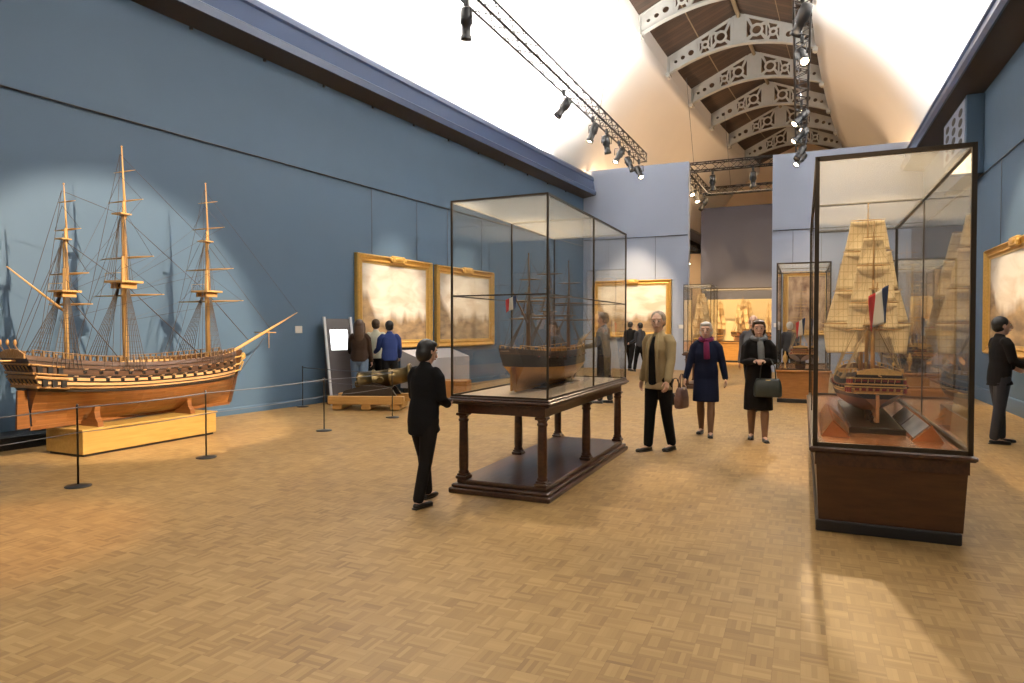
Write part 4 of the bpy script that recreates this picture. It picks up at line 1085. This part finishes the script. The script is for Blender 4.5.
def lamp_mesh(t, lit, s=1.0, beam=Vector((0, 0, -1))):
    rot = Vector((0, 0, 1)).rotation_difference(beam.normalized()).to_matrix()
    pc = Vector((0, 0, -.34))*s
    cl = MB(); cl.bbv(-.03*s, .03*s, -.04*s, .04*s, -.10*s, .03*s, .004); cl.tube([(0, 0, -.10*s), (0, 0, -.16*s)], .012*s, 8); cl.build('clamp', M['spot'], t)
    side = rot @ Vector((0, 1, 0)); side.z = 0; side = side.normalized() if side.length > .01 else Vector((0, 1, 0))
    y = MB(); y.tube([pc+side*.13*s, side*.13*s+Vector((0, 0, -.16*s)), side*-.13*s+Vector((0, 0, -.16*s)), pc-side*.13*s], .012*s, 6); y.build('yoke', M['spot'], t)
    h = MB(); h.lathe([(.05*s, -.22*s), (.085*s, -.2*s), (.1*s, -.08*s), (.1*s, .02*s), (.075*s, .05*s), (.07*s, .18*s), (.09*s, .2*s), (.09*s, .26*s), (.075*s, .262*s), (.07*s, .23*s)], 16, pc, rot=rot)
    h.build('housing', M['spot'], t)
    l = MB(); l.lathe([(.068*s, .232*s), (.06*s, .245*s), (.02*s, .25*s)], 16, pc, rot=rot); l.build('lens', M['lens'] if lit else M['lens_off'], t)
lamps = [  # x, y, z, lit, beam, label
 (-5.72, 6.0+6.3, 1, 0), ]
LW = [(10.6, 0, (-.15, .25, -1), 'single lamp clamped near the start of the wall side truss'),
      (15.6, 0, (-.6, -.4, -1), 'tilted lamp alone midway along the wall side truss'),
      (17.9, 1, (-.3, -.2, -1), 'glowing lamp first of the cluster on the wall side truss'),
      (19.2, 0, (.1, .2, -1), 'dark hanging lamp within the cluster on the wall side truss'),
      (20.6, 1, (-.4, -.5, -1), 'glowing lamp in the middle of the cluster on the wall side truss'),
      (21.8, 0, (.5, -.3, -1), 'dark lamp next to last on the wall side truss'),
      (23.1, 1, (.5, -.6, -1), 'small glowing lamp at the end of the wall side truss')]
for y, lit, bm, lb in LW:
    x = -5.75+.45*(y-1.5)/22.5
    t = thing('stage_lamp', lb, 'lamp', (x, y, TZ-.20)); lamp_mesh(t, lit, 1.15, Vector(bm))
LE = [(12.9, 0, (-.5, .6, -1), 'dark lamp uppermost on the straight truss over the wooden based cases'), (14.7, 1, (.3, -1.1, -1.0), 'bright lamp pointing down the hall on the straight truss'),
      (18.9, 1, (-.8, -.6, -1), 'small bright lamp in the upper of the far pair on the straight truss'), (20.6, 1, (-1, -.4, -1), 'small bright lamp in the lower of the far pair on the straight truss'),
      (22.6, 0, (-.5, -.5, -1), 'dark lamp before the end of the straight truss'), (23.6, 1, (-.7, -.8, -1), 'bright lamp at the very end of the straight truss')]
for y, lit, bm, lb in LE:
    t = thing('stage_lamp', lb, 'lamp', (-.12*(y-1.5)/22.7, y, TZ-.18)); lamp_mesh(t, lit, 1.15, Vector(bm))
for x, y, z, lit, bm, lb in ((-3.2, 26.2, 7.53, 0, (0, .2, -1), 'dark lamp under the nearer crossing truss, above the slate wall middle'), (-1.75, 26.2, 7.53, 0, (0, .2, -1), 'dark lamp under the nearer crossing truss by the east partition'),
                             (-4.2, 27.2, 7.52, 1, (.5, -.6, -1), 'glowing lamp on the short joining truss'), (-4.17, 28.6, 7.52, 1, (.3, -.5, -1), 'second glowing lamp on the short joining truss'),
                             (-4.1, 30.5, 7.52, 0, (-.5, -.3, -1), 'dark lamp at the corner of the joining truss'), (-5.6, 31.8, 5.34, 0, (0, -.6, -1), 'dark lamp on the low truss deep in the passage'),
                             (-5.15, 32.7, 5.3, 1, (.3, -.6, -1), 'faintly glowing lamp on the low truss deep in the passage')):
    t = thing('stage_lamp', lb, 'lamp', (x, y, z)); lamp_mesh(t, lit, 1.25, Vector(bm))
for k, (x, y) in enumerate(((-5.7, 4.0), (-5.55, 11.0), (-5.4, 18.5), (-.02, 4), (-.06, 12), (-.1, 20), (-3.9, 26.2), (-3.0, 31.0))):
    zt_ = 11.5
    tag(MB().tube([(x, y, TZ+.18), (x+(.6 if k < 3 else -.3), y, 11.2)], .008, 5).build('suspension_cable', M['cord']), 'thin cable holding up a lighting truss', 'cable', 'truss suspension cables')

# ------------------------------------------------------------------ people
def remesh(mb, vox, name, mat, parent, smooth=5):
    me = mb.mesh('tmp', mat); ob = bpy.data.objects.new('tmp', me); COL.objects.link(ob)
    r = ob.modifiers.new('r', 'REMESH'); r.mode = 'VOXEL'; r.voxel_size = vox; r.use_smooth_shade = True
    if smooth:
        s = ob.modifiers.new('s', 'SMOOTH'); s.factor = .5; s.iterations = smooth
    dg = bpy.context.evaluated_depsgraph_get(); res = bpy.data.meshes.new_from_object(ob.evaluated_get(dg)); bpy.data.objects.remove(ob); bpy.data.meshes.remove(me)
    if not res.materials: res.materials.append(mat)
    for p in res.polygons: p.use_smooth = True
    o = bpy.data.objects.new(name, res); COL.objects.link(o); o.parent = parent
    return o

def person(label, loc, facing, H=1.75, pose=None, top='black', bottom='black', hair='black', hairstyle='short', coat=None, skirt=None, shoes=True,
           skin=None, scarf=None, lod=1, stock=None, jacket_open=None, female=False, group=None, cuff=True, bareleg=False, hat=None, lean=0):
    """local: faces +x, left is +y, feet on z=0"""
    P = dict(la=(8, 5), ra=(-8, 10), lleg=(15, 5), rleg=(-12, 12), lel=15, rel=15, head=(0, 0)); P.update(pose or {})
    t = thing('person', label, 'person', loc, facing, group)
    skin = skin or SKIN2; h = H; hh = H*1.10
    vox = {0: .016, 1: .009, 2: .0065}[lod]
    fr = .009 if lod == 2 else .011
    V = Vector
    hipz = .515*h; hipw = .05*h; shz = .815*h; shw = (.098 if female else .110)*h
    legs = {}
    # leg chains
    def leg(s, a, k):
        hip = V((0, s*hipw, hipz)); a_ = R(a); kn = hip+V((math.sin(a_), 0, -math.cos(a_)))*.245*h
        b_ = R(a-k); an = kn+V((math.sin(b_), s*.0, -math.cos(b_)))*.235*h
        return hip, kn, an, b_
    L_, R_ = leg(1, *P['lleg']), leg(-1, *P['rleg'])
    low = min(L_[2].z, R_[2].z)-.04*h; dz = V((0, 0, -low))
    up = lambda v: v+dz
    tors = Matrix.Rotation(R(lean), 3, 'Y')
    pel = up(V((0, 0, hipz)))
    def TB(x, y, z): return pel + tors @ (V((x, y, z-hipz)))   # torso point in body coordinates
    chest = TB(0, 0, .72*h)
    def arm(s, a, ab, el, tw=0):
        sh = TB(0, s*shw, shz); a_, b_ = R(a), R(ab)
        d = V((math.sin(a_)*math.cos(b_), s*math.sin(b_), -math.cos(a_)*math.cos(b_)))
        d = tors @ d; eb = sh+d*.172*h
        ax = R(el); inw = R(tw)
        d2 = V((math.sin(a_+ax)*math.cos(b_), s*math.sin(b_-inw), -math.cos(a_+ax)*math.cos(b_))).normalized(); d2 = tors @ d2
        wr = eb+d2*.148*h
        return sh, eb, wr, d2
    LA = arm(1, P['la'][0], P['la'][1], P['lel'], P.get('ltw', 0)); RA = arm(-1, P['ra'][0], P['ra'][1], P['rel'], P.get('rtw', 0))
    b = MB()
    # trunk
    b.limb([TB(0, 0, .50*h), TB(0, 0, .56*h), TB(.004*h, 0, .63*h), TB(.006*h, 0, .72*h), TB(0, 0, .79*h), TB(-.004*h, 0, .825*h)],
           [(.055*h, .085*h), (.058*h, .088*h), (.052*h, .073*h), (.062*h, .086*h), (.052*h, .09*h), (.03*h, .055*h)], 16)
    hr = Matrix.Rotation(R(P['head'][0]), 3, 'Z') @ Matrix.Rotation(R(P['head'][1]), 3, 'Y')
    nk = TB(.0, 0, .835*h); hc = TB(.012*h, 0, .926*h)
    b.limb([TB(-.004*h, 0, .81*h), TB(.0, 0, .85*h), TB(.006*h, 0, .88*h)], [.034*h, .031*h, .032*h], 12)
    def HP(x, y, z): return hc + hr @ V((x*hh, y*hh, z*hh))
    b.ell(hc+hr @ V((-.004*hh, 0, .01*hh)), (.054*hh, .043*hh, .055*hh), 16, 10, rot=hr)
    b.limb([HP(.012, 0, .0), HP(.022, 0, -.035), HP(.026, 0, -.052)], [(.036*hh, .036*hh), (.027*hh, .030*hh), (.016*hh, .018*hh)], 12)
    b.limb([HP(.046, 0, .012), HP(.058, 0, -.008), HP(.062, 0, -.016)], [.006*hh, .0085*hh, .009*h], 8)   # nose
    for s in (-1, 1):
        b.ell(HP(-.002, s*.044, -.002), (.012*hh, .005*hh, .019*hh), 8, 6, rot=hr)
        b.limb([HP(.045, s*.008, .022), HP(.042, s*.03, .020)], [.006*hh, .005*h], 6)                  # brow
    b.limb([HP(.048, -.013, -.030), HP(.052, 0, -.0305), HP(.048, .013, -.030)], [.004*hh, .006*hh, .004*h], 6)
    for s, C in ((1, L_), (-1, R_)):
        hip, kn, an, ang = [up(q) if isinstance(q, V) and i < 3 else q for i, q in enumerate(C)]
        lg = .9 if not bareleg else .85
        b.limb([hip+V((0, 0, .01*h)), hip.lerp(kn, .4), kn, kn.lerp(an, .3), an], [.052*h*lg, .046*h*lg, .031*h, .033*h*lg, .02*h], 12)
        ft = R(max(-25, min(35, 0)))
        toe = an+V((.10*h, s*.012*h, -.03*h))
        b.limb([an+V((-.014*h, 0, -.022*h)), an+V((.03*h, s*.004*h, -.02*h)), toe], [.02*h, .019*h, .013*h], 10)
    for s, A in ((1, LA), (-1, RA)):
        sh, eb, wr, d2 = A
        b.limb([sh+V((0, -s*.026*h, -.004*h)), sh.lerp(eb, .3), eb, eb.lerp(wr, .3), wr], [.024*h, .026*h, .021*h, .022*h, .0145*h], 12)
        # hand: palm plus four fingers and a thumb leaving the side of the palm
        fwd = V((1, 0, 0))-d2*d2.x
        fwd = fwd.normalized() if fwd.length > .1 else V((0, 0, 1))
        inn = d2.cross(fwd)*(1 if s > 0 else -1)         # palm normal, towards the body
        if inn.y*s > 0: inn = -inn
        if P.get('curl_up'): pass
        pc = wr+d2*.024*h
        b.limb([wr, pc, wr+d2*.048*h], [(.013*h, .010*h), (.021*h, .0095*h), (.022*h, .0085*h)], 12, side=inn)
        cu = P.get('curl', .5)
        for q, (o, ln) in enumerate(((.0165, .042), (.0055, .047), (-.0055, .044), (-.016, .035))):
            base = wr+d2*.046*h+fwd*o*h
            p1 = base+(d2*math.cos(cu*.6)+inn*math.sin(cu*.6))*ln*h*.45
            p2 = p1+(d2*math.cos(cu*1.5)+inn*math.sin(cu*1.5))*ln*h*.32
            p3 = p2+(d2*math.cos(cu*2.3)+inn*math.sin(cu*2.3))*ln*h*.25
            b.limb([base, p1, p2, p3], [fr*.62*h/1.0*.62+.003, fr*.6, fr*.55, fr*.48] if lod < 2 else [.0085, .008, .0075, .0065], 8)
        tb = wr+d2*.014*h+fwd*.014*h
        b.limb([tb, tb+(fwd*.75+d2*.6+inn*.2)*.022*h, tb+(fwd*.55+d2*1.1+inn*.4)*.036*h], [.0105, .009, .0075], 8)
    body = remesh(b, vox, 'body', skin, t, 3)
    for s in (-1, 1):
        e = MB(); e.ell(HP(.0435, s*.0175, .006), (.0080*hh, .0075*hh, .0048*hh), 10, 8, mi=0, rot=hr); e.ell(HP(.0505, s*.0175, .006), (.0024*hh, .0042*hh, .0042*hh), 8, 6, mi=1, rot=hr)
        e.build('eye', [M['eye'], M['iris']], t)
    m_ = MB(); m_.limb([HP(.0535, -.012, -.0305), HP(.0575, 0, -.0305), HP(.0535, .012, -.0305)], [.0028*hh, .0038*hh, .0028*h], 6); m_.build('mouth', M['lip'], t)
    # hair
    hm = MB()
    hm.ell(HP(-.012, 0, .018), (.054*hh, .050*hh, .053*hh), 16, 10, rot=hr)
    if hairstyle == 'short':
        hm.ell(HP(-.022, 0, -.008), (.040*hh, .047*hh, .042*hh), 14, 8, rot=hr)
    elif hairstyle == 'bob':
        hm.ell(HP(-.018, 0, -.012), (.046*hh, .055*hh, .054*hh), 14, 8, rot=hr); hm.ell(HP(.012, 0, .048), (.036*hh, .044*hh, .018*hh), 12, 8, rot=hr)
    elif hairstyle == 'long':
        hm.limb([HP(-.02, 0, .02), HP(-.034, 0, -.04), HP(-.045, 0, -.10), HP(-.05, 0, -.16)], [(.036*hh, .05*hh), (.034*hh, .054*hh), (.028*hh, .056*hh), (.018*hh, .045*hh)], 14)
        for s in (-1, 1): hm.limb([HP(0, s*.046, .02), HP(-.004, s*.052, -.03), HP(-.006, s*.054, -.09)], [.015*hh, .015*hh, .012*h], 8)
    elif hairstyle == 'bun':
        hm.ell(HP(-.02, 0, 0), (.042*hh, .048*hh, .045*hh), 14, 8, rot=hr); hm.ell(HP(-.07, 0, .02), (.026*hh,)*3, 12, 8)
    elif hairstyle == 'balding':
        hm = MB(); hm.ell(HP(-.026, 0, .0), (.038*hh, .0485*hh, .034*hh), 14, 8, rot=hr)
    remesh(hm, .008 if lod else .014, 'hair', HAIR[hair], t, 2)
    # clothes
    def legs_cloth(ex, to=1.0, mat=None, name='trousers'):
        c = MB()
        c.limb([pel+V((0, 0, .07*h)), pel+V((0, 0, .02*h)), pel+V((0, 0, -.02*h))], [(.062*h, .088*h), (.068*h, .098*h), (.06*h, .094*h)], 16)
        for s, C in ((1, L_), (-1, R_)):
            hip, kn, an = [up(q) for q in C[:3]]
            en = kn.lerp(an, to)
            c.limb([hip, hip.lerp(kn, .4), kn, kn.lerp(an, .45), en+V((0, 0, .004*h))], [.058*h*ex, .053*h*ex, .041*h*ex, .038*h*ex, .034*h*ex], 12)
        return remesh(c, .011 if lod else .018, name, mat, t, 3)
    if skirt is None or coat is not None and False:
        legs_cloth(1.0, .96, CL[bottom])
    if stock:
        c = MB()
        for s, C in ((1, L_), (-1, R_)):
            hip, kn, an = [up(q) for q in C[:3]]
            c.limb([hip.lerp(kn, .6), kn, kn.lerp(an, .3), an], [.043*h, .0335*h, .0355*h, .0225*h], 12)
        remesh(c, .010 if lod else .016, 'stockings', CL[stock], t, 2)
    # upper garment
    c = MB(); ex = 1.0; hem = coat if coat else .50
    k_ = 1.07 if coat else 1.04
    pts = [TB(-.005*h, 0, .50*h), TB(0, 0, .57*h), TB(.004*h, 0, .64*h), TB(.006*h, 0, .72*h), TB(0, 0, .785*h), TB(-.004*h, 0, .822*h), TB(-.004*h, 0, .845*h)]
    rad = [(.07*h*k_, .098*h*k_), (.070*h*k_, .098*h*k_), (.064*h*k_, .088*h*k_), (.070*h*k_, .096*h*k_), (.056*h*k_, .092*h*k_), (.042*h*k_, .066*h*k_), (.036*h, .038*h)]
    if coat:
        lowz = coat*h
        fl = 1.0+.10*(.5-coat)/.22
        pre = [pel+V((0, 0, lowz-hipz)), pel+V((0, 0, (lowz+.5*h)/2-hipz))]
        mid = (up(L_[1])+up(R_[1]))/2; pre[0].x = mid.x*.6
        pts = pre+pts; rad = [(.085*h*fl, .105*h*fl), (.078*h*fl, .102*h*fl)]+rad
    c.limb(pts, rad, 18, flat0=True)
    for s, A in ((1, LA), (-1, RA)):
        sh, eb, wr, d2 = A
        c.limb([sh+V((0, -s*.026*h, -.014*h)), sh.lerp(eb, .25)+V((0, -s*.003*h, 0)), eb, eb.lerp(wr, .4), wr-d2*.006*h], [.037*h*k_, .036*h*k_, .030*h*k_, .029*h*k_, .0245*h*k_], 12)
    nmg = 'coat' if coat else 'jacket'
    remesh(c, .011 if lod else .018, nmg, CL[top], t, 4)
    if jacket_open:   # darker shirt front between the open edges
        c = MB(); c.limb([TB(.028*h, 0, .49*h), TB(.034*h, 0, .62*h), TB(.038*h, 0, .72*h), TB(.026*h, 0, .80*h)], [(.057*h, .056*h), (.052*h, .05*h), (.054*h, .042*h), (.042*h, .024*h)], 14)
        remesh(c, .011 if lod else .018, 'shirt', CL[jacket_open], t, 2)
        for s in (-1, 1):
            l = MB(); l.limb([TB(.045*h, s*.022*h, .835*h), TB(.075*h, s*.036*h, .77*h), TB(.084*h, s*.045*h, .66*h), TB(.08*h, s*.05*h, .5*h)], [(.006*h, .014*h), (.007*h, .018*h), (.007*h, .014*h), (.007*h, .012*h)], 8)
            l.build('lapel', CL[top], t)
    if scarf:
        c = MB(); n_ = 16
        ring = [TB(.006*h+.050*h*math.cos(2*math.pi*q/n_), .05*h*math.sin(2*math.pi*q/n_), (.85-.012*math.cos(2*math.pi*q/n_))*h) for q in range(n_+1)]
        c.tube(ring, .018*h, 8); c.limb([TB(.052*h, .008*h, .84*h), TB(.080*h, .014*h, .77*h), TB(.086*h, .018*h, .68*h)], [(.012*h, .022*h), (.009*h, .026*h), (.007*h, .026*h)], 8)
        c.build('scarf', CL[scarf], t)
    # shoes
    for s, C in ((1, L_), (-1, R_)):
        an = up(C[2]); sm_ = MB()
        hl = .012*h if female else .0
        sm_.limb([an+V((-.018*h, 0, -.024*h)), an+V((.03*h, s*.004*h, -.024*h)), an+V((.10*h, s*.012*h, -.030*h))], [(.019*h, .022*h), (.018*h, .024*h), (.0135*h, .021*h)], 12, side=Vector((0, 1, 0)))
        z = an.z-.043*h
        sm_.loft([[(an.x+x*h, an.y+y*h, zz) for x, y in ((-.036, -.018), (-.038, 0), (-.036, .018), (.03, .024), (.10, .024+s*.012), (.115, s*.012), (.10, -.02+s*.012), (.03, -.022))] for zz in (an.z-.0425*h, an.z-.033*h)])
        sm_.build('shoe', M['shoe'], t)
    return t, dict(LA=LA, RA=RA, TB=TB, HP=HP)

def handbag(label, loc, rz, w_=.30, h_=.24, d=.12, mat=None, strap=.22, group=None):
    t = thing('handbag', label, 'handbag', loc, rz)
    b = MB()
    rs = []
    for z, k, kd in ((0, .90, .8), (.02, 1, 1), (h_*.5, 1.0, 1.0), (h_*.85, .9, .7), (h_, .8, .35)):
        rs.append([(w_/2*k*math.copysign(abs(math.cos(a))**.5, math.cos(a)), d/2*kd*math.copysign(abs(math.sin(a))**.6, math.sin(a)), z) for a in [2*math.pi*q/20 for q in range(20)]])
    b.loft(rs); b.build('bag_body', mat or M['bag'], t)
    for s in (-1, 1):
        MB().tube([(-w_*.28, s*.02, h_*.93), (-w_*.24, s*.012, h_+strap*.6), (-w_*.1, s*.004, h_+strap*.97), (0, 0, h_+strap), (w_*.1, s*.004, h_+strap*.97), (w_*.24, s*.012, h_+strap*.6), (w_*.28, s*.02, h_*.93)], .007, 6).build('bag_handle', mat or M['bag'], t)
    MB().bbv(-.03, .03, -d*.30, -d*.16, h_*.86, h_*.94, .003).build('clasp', M['gilt_in'], t)
    return t

def face_dir(dx, dy): return math.atan2(dy, dx)
# visitor in black by the table case, walking away to the cannon side
person('person in black with dark bobbed hair walking away beside the table case', (-3.06, 5.0, 0), face_dir(.12, .99), 1.46,
       dict(la=(14, 6), lel=45, ra=(4, 8), rel=70, rtw=30, lleg=(16, 8), rleg=(-10, 8), head=(-25, 14)), top='black', bottom='black2', hair='black', hairstyle='bob', coat=.44, female=True, lod=2, lean=4)
# man in beige jacket
person('man in an open beige jacket over black, stepping past the table case', (-1.66, 8.35, 0), face_dir(-.45, -.9), 1.76,
       dict(la=(12, 7), lel=12, ra=(-10, 7), rel=22, lleg=(-6, 9), rleg=(8, 3), head=(25, 5)), top='tan', bottom='black', hair='grey', hairstyle='short', jacket_open='black', coat=.44, lod=2)
# elderly woman
_, A = person('white haired woman in a navy knee length coat and magenta scarf, walking', (-1.28, 9.85, 0), face_dir(.0, -1), 1.64,
       dict(la=(-8, 12), lel=20, ra=(6, 12), rel=8, lleg=(10, 3), rleg=(-8, 8), head=(0, 4)), top='navy', skirt=1, bottom='black', hair='white', hairstyle='bob', coat=.30, scarf='magenta', stock='stock', female=True, lod=2)
_, D_ = person('dark haired woman in a long black coat and grey scarf with clasped hands, walking', (-.56, 9.7, 0), face_dir(.1, -1), 1.66,
       dict(la=(10, 6), lel=88, ltw=46, ra=(10, 6), rel=88, rtw=46, lleg=(7, 3), rleg=(-6, 6), head=(0, 4), curl=.9), top='black2', skirt=1, bottom='black', hair='brown', hairstyle='bob', coat=.25, scarf='scarf', stock='stock', female=True, lod=2)
handbag('dark grey green handbag before the woman in the long black coat', (-.43, 9.52, .62), R(8), .36, .25, .12, M['bag'], .26)
handbag('brown patterned shopping bag carried by the white haired woman', (-1.62, 9.83, .38), R(75), .30, .30, .14, M['bag2'], .20)
handbag('small black bag carried low by the white haired woman', (-1.74, 10.0, .40), R(40), .26, .18, .10, M['shoe'], .22)
person('person in a short dark jacket standing before the coast painting', (2.42, 10.75, 0), face_dir(.98, .2), 1.70,
       dict(la=(8, 7), lel=60, ra=(12, 7), rel=55, lleg=(6, 3), rleg=(-5, 3), head=(-5, 0)), top='black2', bottom='greyc', hair='black', hairstyle='short', coat=.46, lod=2)
person('man in a grey suit standing behind the far end of the table case', (-3.75, 13.2, 0), face_dir(-1, .1), 1.86,
       dict(la=(10, 6), lel=70, ra=(14, 6), rel=75, lleg=(5, 3), rleg=(-5, 3), head=(0, 12)), top='grey', bottom='greyc', hair='brown', hairstyle='short', lod=1)
person('person in black with a tall build standing nearest the harbour painting', (-5.75, 23.7, 0), face_dir(.2, .9), 1.80, dict(la=(5, 6), ra=(5, 6)), lod=0)
person('person in a dark jacket facing the companion in black below the harbour painting', (-5.3, 23.3, 0), face_dir(-.8, .5), 1.76, dict(la=(5, 6), lel=60, ra=(5, 6)), top='greyc', lod=0)
person('long haired woman in a dark brown jacket and blue jeans beside the lit kiosk', (-8.22, 10.98, 0), face_dir(-.5, .85), 1.72, dict(la=(20, 6), lel=50, ra=(5, 6), rel=15, lleg=(5, 3), rleg=(-8, 5)), top='brown', bottom='jeans', hair='brown', hairstyle='long', female=True, lod=1)
person('person in a pale shirt between the brown jacket and the blue jacket', (-8.58, 12.05, 0), face_dir(-.6, .7), 1.74, dict(la=(10, 6), lel=35, ra=(5, 6), lleg=(3, 3), rleg=(-5, 4)), top='light', bottom='black', hair='brown', hairstyle='short', lod=1)
person('person in a blue jacket and black trousers beside the cannon, back to the hall', (-8.02, 11.75, 0), face_dir(-.7, .75), 1.70, dict(la=(12, 8), lel=60, ra=(5, 6), rel=40, lleg=(4, 3), rleg=(-4, 4)), top='blue', bottom='black', hair='black', hairstyle='short', lod=1)
person('balding man in a grey coat walking behind the woman in the long black coat', (-.86, 13.3, 0), face_dir(-.2, -1), 1.80, dict(la=(12, 6), ra=(-10, 6), lleg=(12, 5), rleg=(-10, 8)), top='grey', bottom='black', hair='grey', hairstyle='balding', lod=1)
person('white haired person in dark clothes seen through the smaller wooden based case', (-.35, 20.4, 0), face_dir(-.2, 1), 1.74, dict(la=(5, 6), ra=(5, 6)), top='greyc', bottom='black', hair='white', hairstyle='short', lod=0)

# ------------------------------------------------------------------ lights
def look(o, tgt): o.rotation_euler = (Vector(tgt)-Vector(o.location)).to_track_quat('-Z', 'Y').to_euler()
def spot(loc, tgt, W, ang, blend=.3, col=(1, .80, .55), r=.06):
    l = bpy.data.lights.new('spot', 'SPOT'); l.energy = W; l.spot_size = R(ang); l.spot_blend = blend; l.color = col; l.shadow_soft_size = r
    o = bpy.data.objects.new('spot_light', l); COL.objects.link(o); o.location = loc; look(o, tgt); return o
def area(loc, tgt, W, sx, sy, col=(1, 1, 1), rot=None, spread=180):
    l = bpy.data.lights.new('area', 'AREA'); l.shape = 'RECTANGLE'; l.size = sx; l.size_y = sy; l.energy = W; l.color = col; l.spread = R(spread)
    o = bpy.data.objects.new('area_light', l); COL.objects.link(o); o.location = loc
    if rot: o.rotation_euler = rot
    else: look(o, tgt)
    return o
WARM = (1, .74, .46); NEU = (1, .95, .88)
# strip lights added out of sight on both cornices to brighten the vault
for y, W in ((4, 380), (11, 800), (18, 900)):
    area((xl(y)+.16, y, 7.34), None, W, .18, 6.5, (1, .96, .92), rot=(R(180), R(14), -aw))
for y, W in ((4, 320), (11, 780), (18, 900)):
    area((XR-.16, y, 7.34), None, W, .18, 6.5, (1, .96, .92), rot=(R(180), R(-14), 0))
for y in (28, 36):
    area((xl(y)+.16, y, 7.34), None, 270, .18, 7, (1, .62, .32), rot=(R(180), R(14), -aw))
    area((xr(y)-.16, y, 7.34), None, 270, .18, 7, (1, .62, .32), rot=(R(180), R(-14), 0))
for y in (6, 11, 16):  # spots at truss height, added to brighten the upper vault
    spot((-.05, y, 7.85), (XR-.6, y+1, 10.6), 3600, 120, 1, (1, .96, .92), .2)
for y in (9, 15, 20):
    spot((-5.5, y, 7.85), (-7.0, y+1, 10.8), 2600, 120, 1, (1, .96, .92), .2)
for y in (8, 14, 20):  # crossing pairs added to even out the light on both vault flanks
    spot((-5.4, y, 7.9), (1.6, y+1, 10.6), 5200, 62, 1, (1, .96, .92), .15)
    spot((-.1, y, 7.9), (-6.4, y+1, 10.6), 2600, 62, 1, (1, .96, .92), .15)
# round pool on the big ship
spot((2.6, 4.3, 6.9), (-8.7, 6.55, 1.45), 14000, 24.5, .35, (1, .80, .56), .035)
# paintings
spot((-5.5, 12.5, 7.2), (xl(13.3), 13.3, 2.1), 2400, 26, .8, (1, .80, .56))
spot((-5.5, 15.5, 7.2), (xl(16.4), 16.4, 2.1), 2200, 26, .8, (1, .80, .56))
spot((-5.3, 21.0, 7.3), (-5.9, PY, 2.1), 2800, 40, .8, WARM)
spot((-.1, 13.6, 7.2), (XR, 14.0, 2.0), 2200, 40, .7, WARM)
spot((.2, 21.0, 7.2), (.6, PY, 2.3), 600, 50, .8, WARM)
# floor pools from the straight truss
spot((.1, 14.7, 7.3), (.92, 4.3, 0), 6500, 9, .5, (1, .72, .42), .04)
spot((-.1, 18.9, 7.2), (-2.2, 8.2, 0), 1100, 44, 1, WARM)
spot((-.1, 20.6, 7.2), (-.6, 11.5, 0), 1400, 44, 1, WARM)
spot((-.1, 7.0, 7.3), (-5.5, 8.5, 0), 800, 60, .9, (1, .84, .62))
spot((-5.7, 5.5, 7.2), (-5.5, 2.7, 0), 1300, 22, .7, (1, .55, .2))
spot((-.1, 17, 7.2), (-1.4, 7.0, 0), 1900, 3.6, .25, (1, .68, .36), .03)
spot((-5.5, 8.0, 7.3), (-2.0, 3.0, 0), 700, 75, .9, (1, .84, .62))
# models
spot((-5.4, 9.6, 7.3), (-2.6, 6.8, 1.4), 2600, 20, .6, WARM)
spot((-.1, 3.4, 7.2), (.55, 7.3, 1.7), 2600, 24, .6, WARM)
spot((-.1, 12.6, 7.2), (0, 15.9, 1.4), 500, 30, .6, WARM)
spot((-2.8, 26.5, 7.8), (-2.2, 32, 1.8), 6500, 48, .6, (1, .66, .32))
spot((-4.6, 26.4, 7.7), (-3.4, 33.5, 2.6), 1500, 50, .8, (1, .66, .32))
spot((-3.2, 13.5, 7.2), (-2.46, 17.6, 1.6), 2200, 24, .6, (1, .66, .34))
spot((0, 9.5, 7.2), (1.6, 12.8, 1.2), 1000, 36, .7, WARM)
spot((-5.6, 30, 7), (-6.4, 37, 3), 1500, 50, 1, WARM)  # added to brighten the far cream wall
# gallery beyond the partitions
area((-2, 29, 7.6), (-2, 29, 0), 350, 4, 4, (1, .72, .42))
# broad fill light added behind the camera, out of view
area((-3.2, -2.5, 6.6), (-3.5, 8, 1.2), 230, 6, 1.4, (1, .90, .76))

wd = bpy.data.worlds.new('world'); SC.world = wd; wd.use_nodes = True
wd.node_tree.nodes['Background'].inputs[0].default_value = (1, .9, .78, 1); wd.node_tree.nodes['Background'].inputs[1].default_value = .25
SC.view_settings.view_transform = 'Standard'; SC.view_settings.look = 'None'; SC.view_settings.gamma = 1; SC.view_settings.use_curve_mapping = False
SC.view_settings.exposure = 0.0
SC.cycles.transparent_max_bounces = 40; SC.cycles.max_bounces = 10; SC.cycles.diffuse_bounces = 5; SC.cycles.sample_clamp_indirect = 6
SC.cycles.use_denoising = True
SC.cycles.caustics_reflective = False; SC.cycles.caustics_refractive = False
